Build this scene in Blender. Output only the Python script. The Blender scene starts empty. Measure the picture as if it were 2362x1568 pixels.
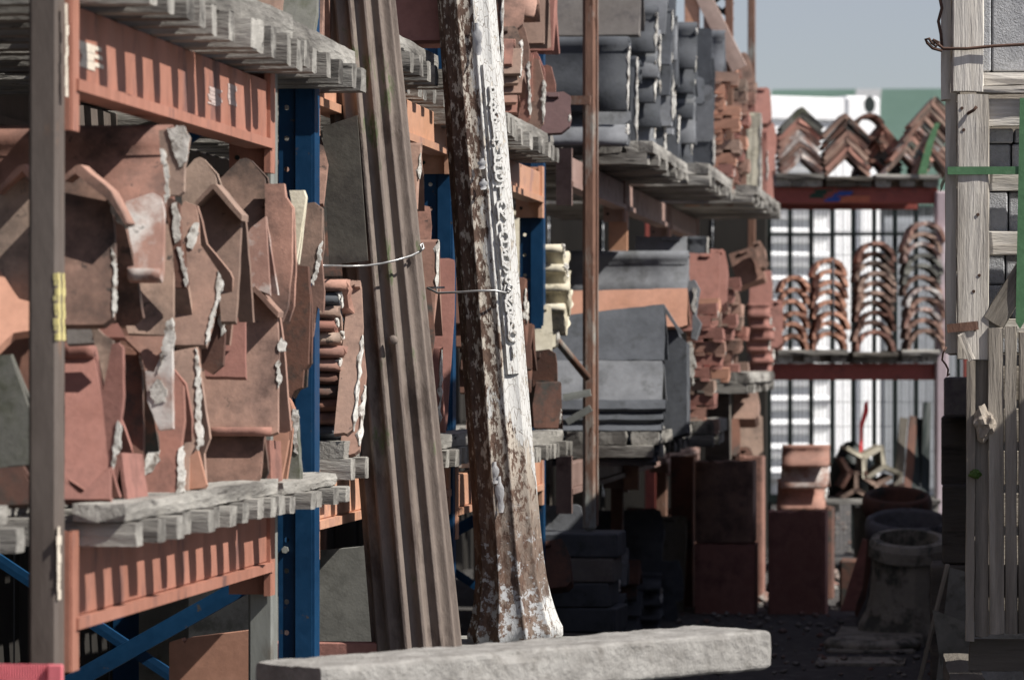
import bpy, bmesh, math, random, zlib
from mathutils import Vector, Matrix, Euler, noise as mnoise

R = math.radians
rng = random.Random(7)
scene = bpy.context.scene
col = scene.collection

# ---------------------------------------------------------------- camera, sky, sun, exposure
CAM_H = 1.25
FPX, CX, CY = 9510.0, 1180.5, 784.0          # focal length and centre in units of the photograph (2361 wide)
YAW = math.atan((2257 - CX) / FPX)
PITCH = math.atan(45 / FPX)
cam = bpy.data.cameras.new("camera")
cam.sensor_width = 36.0
cam.lens = 36.0 * FPX / 2361.0
cam.clip_start, cam.clip_end = 0.1, 5000
cam.dof.use_dof = True
cam.dof.focus_distance = 11.3
cam.dof.aperture_fstop = 7.5
camo = bpy.data.objects.new("camera", cam)
col.objects.link(camo)
camo.location = (0, 0, CAM_H)
camo.rotation_euler = (math.pi / 2 + PITCH, 0, YAW)
scene.camera = camo

SUN_AZ, SUN_EL = R(17), R(46)                 # azimuth from +X towards -Y (behind the camera, to the right)
sdir = Vector((math.cos(SUN_EL) * math.cos(SUN_AZ), -math.cos(SUN_EL) * math.sin(SUN_AZ), math.sin(SUN_EL)))
world = bpy.data.worlds.new("World")
scene.world = world
world.use_nodes = True
nt = world.node_tree
sky = nt.nodes.new("ShaderNodeTexSky")
sky.sky_type = 'NISHITA'
sky.sun_disc = False
sky.sun_elevation = SUN_EL
sky.sun_rotation = math.pi / 2 + SUN_AZ
sky.air_density, sky.dust_density, sky.ozone_density = 1.0, 0.25, 4.0
nt.nodes["Background"].inputs[1].default_value = 0.066
hsv = nt.nodes.new("ShaderNodeHueSaturation"); hsv.inputs["Hue"].default_value = 0.53; hsv.inputs["Saturation"].default_value = 0.5; hsv.inputs["Value"].default_value = 1.0
nt.links.new(sky.outputs[0], hsv.inputs["Color"]); nt.links.new(hsv.outputs[0], nt.nodes["Background"].inputs[0])
sun = bpy.data.lights.new("sun", 'SUN')
sun.energy, sun.angle, sun.color = 4.9, R(0.5), (1.0, 0.95, 0.88)
suno = bpy.data.objects.new("sun", sun)
col.objects.link(suno)
suno.rotation_euler = sdir.to_track_quat('Z', 'Y').to_euler()
suno.location = sdir * 40
vs = scene.view_settings
vs.view_transform, vs.look, vs.exposure, vs.gamma = 'Standard', 'None', 0.38, 1.0
vs.use_curve_mapping = False

# ---------------------------------------------------------------- measuring helpers (photograph -> metres)
_f = Vector((-math.sin(YAW) * math.cos(PITCH), math.cos(YAW) * math.cos(PITCH), math.sin(PITCH)))
_r = Vector((math.cos(YAW), math.sin(YAW), 0))
_u = _r.cross(_f)
def ray(px, py):
    return _f + _r * ((px - CX) / FPX) + _u * ((CY - py) / FPX)
def at(px, py, y):                             # point on the plane Y = y
    d = ray(px, py); t = y / d.y
    return Vector((d.x * t, y, CAM_H + d.z * t))
def onx(px, py, x):                            # point on the plane X = x
    d = ray(px, py); t = x / d.x
    return Vector((x, d.y * t, CAM_H + d.z * t))

# ---------------------------------------------------------------- tagging
def tag(o, label=None, cat=None, group=None, kind=None):
    if label: o["label"] = label
    if cat:
        o["category"] = cat
        if not kind: kind = "thing"
    if group: o["group"] = group
    if kind: o["kind"] = kind
    return o
def empty(name, loc=(0, 0, 0), rot=(0, 0, 0)):
    o = bpy.data.objects.new(name, None)
    o.empty_display_size = 0.1
    col.objects.link(o); o.location = loc; o.rotation_euler = rot
    return o
def link(name, me, mat=None, parent=None, loc=(0, 0, 0), rot=(0, 0, 0)):
    o = bpy.data.objects.new(name, me)
    col.objects.link(o)
    o.location = loc; o.rotation_euler = rot
    if mat:
        if len(me.materials) == 0: me.materials.append(mat)
        o.material_slots[0].link = 'OBJECT'; o.material_slots[0].material = mat
    if parent: o.parent = parent
    return o
ORD = "first second third fourth fifth sixth seventh eighth ninth tenth eleventh twelfth thirteenth fourteenth fifteenth sixteenth seventeenth eighteenth nineteenth twentieth".split()
def nth(i, n):
    if n == 1: return "single"
    return "topmost" if i == n - 1 else ("bottom" if i == 0 else ORD[i] + " up")

# ---------------------------------------------------------------- materials
MATS = {}
def M(name, c1, c2, scale=5.0, c3=None, s3=7.0, t3=0.6, w3=0.06, c4=None, s4=30.0, t4=0.66, rough=0.85, bump=0.16, bscale=70.0,
      rnd=0.25, stretch=(1, 1, 1), metal=0.0, spec=0.3, hue=0.0):
    if name in MATS: return MATS[name]
    m = bpy.data.materials.new(name); m.use_nodes = True
    n, l = m.node_tree.nodes, m.node_tree.links
    b = n["Principled BSDF"]
    b.inputs["Metallic"].default_value = metal
    b.inputs["Specular IOR Level"].default_value = spec
    tc = n.new("ShaderNodeTexCoord"); oi = n.new("ShaderNodeObjectInfo")
    mp = n.new("ShaderNodeMapping"); mp.inputs["Scale"].default_value = stretch
    l.new(tc.outputs["Object"], mp.inputs["Vector"])
    sc = n.new("ShaderNodeVectorMath"); sc.operation = 'SCALE'
    cmb = n.new("ShaderNodeCombineXYZ")
    for i, k in enumerate((37.0, 91.0, 53.0)):
        mu = n.new("ShaderNodeMath"); mu.operation = 'MULTIPLY'; mu.inputs[1].default_value = k
        l.new(oi.outputs["Random"], mu.inputs[0]); l.new(mu.outputs[0], cmb.inputs[i])
    ad = n.new("ShaderNodeVectorMath"); ad.operation = 'ADD'
    l.new(mp.outputs[0], ad.inputs[0]); l.new(cmb.outputs[0], ad.inputs[1])
    V = ad.outputs[0]
    def nz(s, detail=6, ro=0.6, off=0):
        t = n.new("ShaderNodeTexNoise"); t.inputs["Scale"].default_value = s
        t.inputs["Detail"].default_value = detail; t.inputs["Roughness"].default_value = ro
        l.new(V, t.inputs["Vector"]); return t.outputs["Fac"]
    def ramp(src, p0, p1):
        r_ = n.new("ShaderNodeMapRange"); r_.inputs["From Min"].default_value = p0; r_.inputs["From Max"].default_value = p1
        r_.clamp = True; l.new(src, r_.inputs["Value"]); return r_.outputs["Result"]
    def mix(fac, a, bcol):
        x = n.new("ShaderNodeMix"); x.data_type = 'RGBA'; l.new(fac, x.inputs["Factor"])
        for s_, v in ((6, a), (7, bcol)):
            if isinstance(v, tuple): x.inputs[s_].default_value = (*v, 1)
            else: l.new(v, x.inputs[s_])
        return x.outputs[2]
    base = mix(ramp(nz(scale), 0.34, 0.66), c1, c2)
    hgt = nz(bscale, 4, 0.7)
    if c3: base = mix(ramp(nz(s3, 8, 0.68), t3 - w3, t3 + w3), base, c3)
    if c4: base = mix(ramp(nz(s4, 6, 0.7), t4 - 0.03, t4 + 0.03), base, c4)
    fine = ramp(nz(bscale * 0.5, 3, 0.7), 0.25, 0.75)
    hs = n.new("ShaderNodeHueSaturation")
    vr = n.new("ShaderNodeMapRange"); vr.inputs["To Min"].default_value = 1 - rnd; vr.inputs["To Max"].default_value = 1 + rnd
    l.new(oi.outputs["Random"], vr.inputs["Value"])
    fr = n.new("ShaderNodeMapRange"); fr.inputs["To Min"].default_value = 0.86; fr.inputs["To Max"].default_value = 1.12
    l.new(fine, fr.inputs["Value"])
    mv = n.new("ShaderNodeMath"); mv.operation = 'MULTIPLY'
    l.new(vr.outputs[0], mv.inputs[0]); l.new(fr.outputs[0], mv.inputs[1]); l.new(mv.outputs[0], hs.inputs["Value"])
    if hue:
        fx = n.new("ShaderNodeMath"); fx.operation = 'MULTIPLY'; fx.inputs[1].default_value = 17.31
        ff = n.new("ShaderNodeMath"); ff.operation = 'FRACT'
        hr = n.new("ShaderNodeMapRange"); hr.inputs["To Min"].default_value = 0.5 - hue; hr.inputs["To Max"].default_value = 0.5 + hue
        l.new(oi.outputs["Random"], fx.inputs[0]); l.new(fx.outputs[0], ff.inputs[0]); l.new(ff.outputs[0], hr.inputs["Value"]); l.new(hr.outputs[0], hs.inputs["Hue"])
        sr = n.new("ShaderNodeMapRange"); sr.inputs["To Min"].default_value = 1.1; sr.inputs["To Max"].default_value = 0.75
        l.new(ff.outputs[0], sr.inputs["Value"]); l.new(sr.outputs[0], hs.inputs["Saturation"])
    l.new(base, hs.inputs["Color"])
    l.new(hs.outputs[0], b.inputs["Base Color"])
    rr = n.new("ShaderNodeMapRange"); rr.inputs["To Min"].default_value = max(0.05, rough - 0.12); rr.inputs["To Max"].default_value = min(1, rough + 0.1)
    l.new(fine, rr.inputs["Value"]); l.new(rr.outputs[0], b.inputs["Roughness"])
    bp = n.new("ShaderNodeBump"); bp.inputs["Strength"].default_value = bump; bp.inputs["Distance"].default_value = 0.01
    l.new(hgt, bp.inputs["Height"]); l.new(bp.outputs[0], b.inputs["Normal"])
    MATS[name] = m
    return m

terra = M("terracotta", (0.285, 0.155, 0.115), (0.445, 0.265, 0.20), 5, c3=(0.115, 0.07, 0.058), s3=5, t3=0.58, w3=0.12, c4=(0.085, 0.06, 0.052), s4=30, t4=0.665, hue=0.014)
terra_b = M("terracotta_brown", (0.225, 0.135, 0.10), (0.405, 0.25, 0.188), 5, c3=(0.075, 0.055, 0.047), s3=6, t3=0.55, w3=0.11, c4=(0.075, 0.058, 0.05), s4=26, t4=0.65, hue=0.014)
terra_w = M("terracotta_limed", (0.27, 0.15, 0.12), (0.38, 0.235, 0.19), 6, c3=(0.60, 0.57, 0.54), s3=7, t3=0.53, w3=0.08, c4=(0.07, 0.06, 0.055), s4=14, t4=0.66)
terra_o = M("terracotta_orange", (0.43, 0.225, 0.155), (0.52, 0.28, 0.20), 7, rnd=0.1, rough=0.8, bump=.06)
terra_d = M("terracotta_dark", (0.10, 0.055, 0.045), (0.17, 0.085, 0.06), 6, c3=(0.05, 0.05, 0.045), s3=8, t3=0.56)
terra_r = M("terracotta_red", (0.275, 0.13, 0.105), (0.37, 0.185, 0.155), 6, c3=(0.14, 0.07, 0.058), s3=6, t3=0.6, w3=0.1, rnd=0.15)
cream = M("cream_clay", (0.55, 0.50, 0.38), (0.68, 0.64, 0.52), 8, c3=(0.25, 0.23, 0.17), s3=12, t3=0.6)
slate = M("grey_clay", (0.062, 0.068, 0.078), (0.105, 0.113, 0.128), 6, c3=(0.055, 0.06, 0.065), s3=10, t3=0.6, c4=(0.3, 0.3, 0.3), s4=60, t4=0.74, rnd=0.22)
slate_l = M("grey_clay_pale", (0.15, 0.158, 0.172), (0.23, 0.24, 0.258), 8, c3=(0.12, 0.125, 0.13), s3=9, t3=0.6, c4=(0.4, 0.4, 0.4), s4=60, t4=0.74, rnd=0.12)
slate_g = M("grey_clay_olive", (0.12, 0.12, 0.105), (0.19, 0.19, 0.17), 6, c3=(0.08, 0.085, 0.06), s3=6, t3=0.56)
slate_b = M("grey_clay_brownish", (0.145, 0.13, 0.12), (0.19, 0.175, 0.165), 7, c3=(0.11, 0.10, 0.10), s3=8, t3=0.6, rnd=0.1)
mortar_m = M("mortar", (0.52, 0.505, 0.465), (0.76, 0.745, 0.70), 30, c3=(0.20, 0.17, 0.145), s3=34, t3=0.57, bump=0.3, bscale=120, rnd=0.15)
wood_g = M("weathered_wood", (0.20, 0.19, 0.172), (0.43, 0.415, 0.38), 8, c3=(0.075, 0.07, 0.064), s3=9, t3=0.56, w3=.09, c4=(0.05, 0.046, 0.042), s4=40, t4=0.64, stretch=(0.14, 1, 1), bump=0.6, bscale=90, rnd=0.25)
wood_d = M("dark_wood", (0.10, 0.09, 0.075), (0.19, 0.17, 0.145), 9, c3=(0.05, 0.045, 0.04), s3=14, t3=0.6, stretch=(0.14, 1, 1), bump=0.6, bscale=90)
wood_n = M("pale_pallet_wood", (0.55, 0.51, 0.45), (0.82, 0.785, 0.72), 8, c3=(0.30, 0.26, 0.21), s3=9, t3=0.58, w3=.12, c4=(0.16, 0.12, 0.09), s4=22, t4=0.68, stretch=(0.07, 1, 1), bump=0.45, bscale=110, rnd=0.14)
wood_m = M("aged_pallet_wood_shaded", (0.25, 0.22, 0.185), (0.44, 0.40, 0.345), 7, c3=(0.12, 0.105, 0.085), s3=10, t3=0.55, w3=.1, stretch=(0.07, 1, 1), bump=0.5, bscale=110, rnd=0.15)  # darkened so the lower crate's shade sits in its colour
red_beam = M("red_oxide_steel", (0.335, 0.15, 0.105), (0.43, 0.205, 0.15), 5, c3=(0.17, 0.095, 0.085), s3=6, t3=0.6, c4=(0.5, 0.36, 0.30), s4=26, t4=0.74, stretch=(1, 1, 0.4), rough=0.6, bump=0.08, rnd=0.05)
or_beam = M("orange_steel", (0.52, 0.28, 0.175), (0.60, 0.345, 0.24), 4, c3=(0.40, 0.23, 0.19), s3=5, t3=0.6, c4=(0.3, 0.12, 0.06), s4=30, t4=0.74, rough=0.55, bump=0.05, rnd=0.1)
far_beam = M("faded_brown_steel", (0.26, 0.17, 0.145), (0.36, 0.25, 0.215), 5, c3=(0.18, 0.11, 0.09), s3=7, t3=0.6, rough=0.6, bump=0.08)
blue_st = M("blue_steel", (0.004, 0.035, 0.09), (0.006, 0.05, 0.125), 4, c3=(0.07, 0.06, 0.055), s3=24, t3=0.665, w3=.02, rough=0.5, bump=0.05, rnd=0.1)
brown_st = M("brown_steel", (0.115, 0.093, 0.08), (0.155, 0.13, 0.115), 6, c3=(0.30, 0.16, 0.09), s3=13, t3=0.70, c4=(0.2, 0.25, 0.22), s4=10, t4=0.73, stretch=(1, 1, 0.3), rough=0.55, bump=0.1, rnd=0.05)
galv = M("galvanised_steel", (0.30, 0.31, 0.29), (0.38, 0.40, 0.37), 8, c3=(0.22, 0.2, 0.17), s3=9, t3=0.62, stretch=(1, 1, 0.3), rough=0.45, bump=0.05, metal=0.3)
rust = M("rusty_steel", (0.15, 0.08, 0.057), (0.225, 0.13, 0.094), 10, c3=(0.30, 0.31, 0.285), s3=7, t3=0.58, c4=(0.09, 0.045, 0.03), s4=25, t4=0.62, stretch=(1, 1, 0.3), rough=0.8, bump=0.3, rnd=0.1)
darkred = M("dark_red_steel", (0.22, 0.055, 0.045), (0.28, 0.075, 0.06), 4, c3=(0.12, 0.04, 0.04), s3=5, t3=0.6, rough=0.55, bump=0.05, rnd=0.05)
conc = M("concrete", (0.23, 0.222, 0.208), (0.36, 0.35, 0.33), 14, c3=(0.18, 0.17, 0.155), s3=16, t3=0.6, w3=.1, bump=0.6, bscale=80, rnd=0.05)
block_m = M("concrete_block", (0.40, 0.41, 0.43), (0.52, 0.53, 0.55), 25, c3=(0.2, 0.2, 0.21), s3=90, t3=0.66, c4=(0.85, 0.85, 0.85), s4=110, t4=0.77, bump=0.8, bscale=160, rnd=0.08)
stone_m = M("grey_stone", (0.24, 0.24, 0.22), (0.33, 0.33, 0.30), 7, c3=(0.17, 0.17, 0.15), s3=11, t3=0.58, c4=(0.45, 0.45, 0.4), s4=25, t4=0.7, bump=0.1)
white_m = M("white_paint", (0.80, 0.81, 0.82), (0.84, 0.85, 0.86), 2, rough=0.5, bump=0.03, rnd=0.03)
grey_cl = M("grey_cladding", (0.40, 0.42, 0.44), (0.46, 0.48, 0.50), 2, rough=0.5, bump=0.03, rnd=0.05)
green_cl = M("green_cladding", (0.10, 0.165, 0.13), (0.115, 0.185, 0.148), 2, rough=0.5, bump=0.03, rnd=0.05)
skylt_m = M("rooflight_sheet", (0.34, 0.35, 0.35), (0.40, 0.40, 0.41), 2, rough=0.5, bump=0.03, rnd=0.05)
black_m = M("black_steel", (0.012, 0.018, 0.018), (0.02, 0.028, 0.026), 5, rough=0.5, bump=0.05)
wire_m = M("wire_steel", (0.36, 0.36, 0.36), (0.45, 0.45, 0.44), 20, rough=0.4, metal=0.6, bump=0.05)
wire_r = M("rusty_wire", (0.06, 0.035, 0.025), (0.10, 0.055, 0.04), 20, rough=0.8, bump=0.1)
strap_g = M("green_strap", (0.085, 0.19, 0.095), (0.11, 0.235, 0.12), 12, c3=(0.16, 0.30, 0.17), s3=18, t3=0.62, rough=0.4, bump=0.1, rnd=0.05)
pink_m = M("red_plastic", (0.72, 0.17, 0.20), (0.78, 0.21, 0.24), 8, rough=0.4, bump=0.05, rnd=0.02)
yellow_m = M("yellow_paint", (0.60, 0.53, 0.22), (0.68, 0.60, 0.28), 12, rough=0.6, rnd=0.02)
cream_p = M("cream_paint", (0.66, 0.58, 0.48), (0.72, 0.66, 0.56), 12, rough=0.6, rnd=0.02)
pot_m = M("buff_clay", (0.34, 0.315, 0.265), (0.46, 0.42, 0.355), 6, c3=(0.12, 0.12, 0.10), s3=7, t3=0.55, c4=(0.33, 0.30, 0.2), s4=18, t4=0.68)
back_m = M("interior_dark_boarding", (0.022, 0.020, 0.018), (0.035, 0.032, 0.028), 3, stretch=(0.2, 1, 1))  # near-black tone holds the unlit depth behind the racks
ground_m = M("ground_gravel", (0.055, 0.052, 0.05), (0.10, 0.095, 0.09), 18, c3=(0.17, 0.16, 0.15), s3=9, t3=0.62, bump=1.0, bscale=40, rnd=0)
rubble_m = M("rubble_stone", (0.20, 0.19, 0.175), (0.33, 0.31, 0.28), 18, c3=(0.24, 0.12, 0.09), s3=3, t3=0.55, bump=0.6, rnd=0)
paper_m = M("sack_paper", (0.30, 0.26, 0.215), (0.42, 0.37, 0.315), 6, rough=0.7, bump=0.3, rnd=0.05)
moss_m = M("moss", (0.08, 0.15, 0.03), (0.12, 0.2, 0.05), 20, bump=0.8, rnd=0.05)
plate_m = M("dark_plate", (0.075, 0.07, 0.06), (0.10, 0.093, 0.08), 8, c3=(0.055, 0.05, 0.045), s3=5, t3=0.55, rough=0.7, bump=0.15)

# ---------------------------------------------------------------- mesh helpers
def mesh(name, verts, faces, smooth=False):
    me = bpy.data.meshes.new(name)
    me.from_pydata([tuple(v) for v in verts], [], faces)
    if smooth:
        for p in me.polygons: p.use_smooth = True
    me.update()
    return me
def fixn(me):
    bm = bmesh.new(); bm.from_mesh(me); bmesh.ops.recalc_face_normals(bm, faces=bm.faces); bm.to_mesh(me); bm.free(); return me
def box_vf(x0, x1, y0, y1, z0, z1, V, F):
    b = len(V)
    V += [(x0, y0, z0), (x1, y0, z0), (x1, y1, z0), (x0, y1, z0), (x0, y0, z1), (x1, y0, z1), (x1, y1, z1), (x0, y1, z1)]
    F += [tuple(b + i for i in f) for f in ((0, 3, 2, 1), (4, 5, 6, 7), (0, 1, 5, 4), (1, 2, 6, 5), (2, 3, 7, 6), (3, 0, 4, 7))]
BOXC = {}
def box(name, x0, x1, y0, y1, z0, z1, mat, parent=None, bev=0.0, rot=(0, 0, 0)):
    """axis-aligned box; origin at its middle so that it can be turned; alike sizes share mesh data"""
    sx, sy, sz = x1 - x0, y1 - y0, z1 - z0
    key = (round(sx, 3), round(sy, 3), round(sz, 3), bev, mat.name)
    me = BOXC.get(key)
    if me is None:
        V, F = [], []
        box_vf(-sx / 2, sx / 2, -sy / 2, sy / 2, -sz / 2, sz / 2, V, F)
        me = mesh(name, V, F)
        if bev:
            bm = bmesh.new(); bm.from_mesh(me)
            bmesh.ops.bevel(bm, geom=bm.edges[:], offset=bev, segments=1, affect='EDGES')
            bm.to_mesh(me); bm.free()
        me.materials.append(mat)
        BOXC[key] = me
    o = link(name, me, mat, parent, ((x0 + x1) / 2, (y0 + y1) / 2, (z0 + z1) / 2), rot)
    return o
def boxes(name, lst, mat, parent=None):
    V, F = [], []
    for b in lst: box_vf(*b, V, F)
    me = mesh(name, V, F); me.materials.append(mat)
    return link(name, me, mat, parent)
def pbox(name, px0, py0, px1, py1, y, depth, mat, parent=None, bev=0.0, rot=(0, 0, 0)):
    """box whose camera-side face fills a rectangle measured in the photograph on the plane Y = y"""
    a, b = at(px0, py1, y), at(px1, py0, y)
    return box(name, a.x, b.x, y, y + depth, a.z, b.z, mat, parent, bev, rot)
BRDC = {}
def board(name, p0, p1, w, h, mat, parent=None, worn=0.005, up=(0, 0, 1), var=3):
    """weathered board from p0 to p1 (centre line), w wide, h thick, with worn, uneven edges; local X runs along the grain"""
    p0, p1 = Vector(p0), Vector(p1)
    L = (p1 - p0).length
    key = (round(L, 2), round(w, 3), round(h, 3), worn, rng.randrange(var))
    me = BRDC.get(key)
    if me is None:
        n = max(3, min(14, int(L / 0.09)))
        prof = [(-.5, -.5), (0, -.5), (.5, -.5), (.5, 0), (.5, .5), (0.05, .5), (-.5, .5), (-.5, 0)]
        V, F = [], []
        s = rng.random() * 100
        for i in range(n + 1):
            x = -L / 2 + L * i / n
            for (a, c) in prof:
                d = Vector((x * 17 + s, a * 5, c * 5))
                k = worn * (1.2 if i in (0, n) else 1.0)
                corner = 0.75 if (abs(a) == .5 and abs(c) == .5) else 1
                V.append((x + (rng.uniform(-1, .3) * worn * 1.5 * (-1 if i == 0 else 1) if i in (0, n) else 0),
                          a * w * (1 - 0.05 * (corner < 1)) + mnoise.noise(d) * k, c * h * (1 - 0.06 * (corner < 1)) + mnoise.noise(d + Vector((9, 3, 5))) * k))
        m = len(prof)
        for i in range(n):
            for j in range(m):
                F.append((i * m + j, (i + 1) * m + j, (i + 1) * m + (j + 1) % m, i * m + (j + 1) % m))
        F.append(tuple(range(m))); F.append(tuple(reversed(range(n * m, n * m + m))))
        me = fixn(mesh(name, V, F)); me.materials.append(mat)
        BRDC[key] = me
    xa = (p1 - p0).normalized(); za = Vector(up); ya = za.cross(xa).normalized(); za = xa.cross(ya)
    o = link(name, me, mat, parent)
    o.matrix_local = Matrix((( xa.x, ya.x, za.x, 0), (xa.y, ya.y, za.y, 0), (xa.z, ya.z, za.z, 0), (0, 0, 0, 1)))
    o.location = (p0 + p1) / 2
    return o
def tube_vf(path, rad, V, F, seg=8, cap=True):
    path = [Vector(p) for p in path]
    b0 = len(V); n = len(path); ref = None
    for i, p in enumerate(path):
        t = (path[min(i + 1, n - 1)] - path[max(i - 1, 0)]).normalized()
        if ref is None: ref = t.orthogonal().normalized()
        ref = (ref - t * ref.dot(t)).normalized()
        bi = t.cross(ref)
        r = rad[i] if isinstance(rad, (list, tuple)) else rad
        for k in range(seg):
            a = 2 * math.pi * k / seg
            V.append(p + (ref * math.cos(a) + bi * math.sin(a)) * r)
    for i in range(n - 1):
        for k in range(seg):
            F.append((b0 + i * seg + k, b0 + i * seg + (k + 1) % seg, b0 + (i + 1) * seg + (k + 1) % seg, b0 + (i + 1) * seg + k))
    if cap:
        F.append(tuple(b0 + k for k in reversed(range(seg)))); F.append(tuple(b0 + (n - 1) * seg + k for k in range(seg)))
def tube(name, path, rad, mat, parent=None, seg=8, loc=(0, 0, 0)):
    V, F = [], []
    tube_vf(path, rad, V, F, seg)
    me = mesh(name, V, F, True); me.materials.append(mat)
    return link(name, me, mat, parent, loc)
def lathe(name, prof, mat, parent=None, seg=32, rfun=None, loc=(0, 0, 0), rot=(0, 0, 0), smooth=True):
    V, F = [], []
    for (r, z) in prof:
        for k in range(seg):
            a = 2 * math.pi * k / seg
            q = r * (rfun(a, z) if rfun else 1)
            V.append((q * math.cos(a), q * math.sin(a), z))
    n = len(prof)
    for i in range(n - 1):
        for k in range(seg):
            F.append((i * seg + k, i * seg + (k + 1) % seg, (i + 1) * seg + (k + 1) % seg, (i + 1) * seg + k))
    me = fixn(mesh(name, V, F, smooth)); me.materials.append(mat)
    return link(name, me, mat, parent, loc, rot)
def plate(name, pts, depth, mat, parent=None, loc=(0, 0, 0), rot=(0, 0, 0)):
    """outline in X-Z, thickness along +Y"""
    n = len(pts)
    V = [(x, 0, z) for x, z in pts] + [(x, depth, z) for x, z in pts]
    F = [tuple(range(n)), tuple(reversed(range(n, 2 * n)))] + [(i, (i + 1) % n, n + (i + 1) % n, n + i) for i in range(n)]
    me = fixn(mesh(name, V, F)); me.materials.append(mat)
    return link(name, me, mat, parent, loc, rot)

# ---------------------------------------------------------------- roof tiles
TILEC = {}
def offset_poly(pts, t):
    out = []
    n = len(pts)
    for i in range(n):
        a = Vector(pts[max(i - 1, 0)]); b = Vector(pts[i]); c = Vector(pts[min(i + 1, n - 1)])
        d1 = (b - a).normalized() if i > 0 else (c - b).normalized()
        d2 = (c - b).normalized() if i < n - 1 else d1
        n1 = Vector((d1.y, -d1.x)); n2 = Vector((d2.y, -d2.x))
        nn = (n1 + n2)
        nn = nn.normalized() if nn.length > 1e-6 else n1
        k = min(1.8, 1 / max(0.3, nn.dot(n1)))
        out.append((b.x + nn.x * t * k, b.y + nn.y * t * k))
    return out
def profile(kind, hw, h):
    if kind == 'angle':
        return [(-hw, 0), (-hw * .52, h * .5), (-hw * .07, h * .97), (0, h), (hw * .07, h * .97), (hw * .52, h * .5), (hw, 0)]
    if kind == 'roll':
        r = min(0.032, h * .16); zc = h - r
        p = [(-hw, 0), (-hw * .5, (zc - r) * .52), (-r * .62, zc - r * .95)]
        p += [(-r * math.cos(R(a)), zc + r * math.sin(R(a))) for a in (-20, 15, 50, 90, 130, 165, 200)]
        return p + [(r * .62, zc - r * .95), (hw * .5, (zc - r) * .52), (hw, 0)]
    if kind == 'half':
        return [(-hw * math.cos(R(a)), h * math.sin(R(a))) for a in range(0, 181, 15)]
    if kind == 'barrel':
        return [(-hw, 0), (-hw, h * .25)] + [(-hw * math.cos(R(a)), h * .25 + h * .75 * math.sin(R(a))) for a in range(15, 166, 15)] + [(hw, h * .25), (hw, 0)]
    if kind == 'wave':
        return [(-hw + 2 * hw * i / 14, h * .5 + h * .5 * math.sin(i / 14 * 2 * math.pi * 1.0 + .6)) for i in range(15)]
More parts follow.
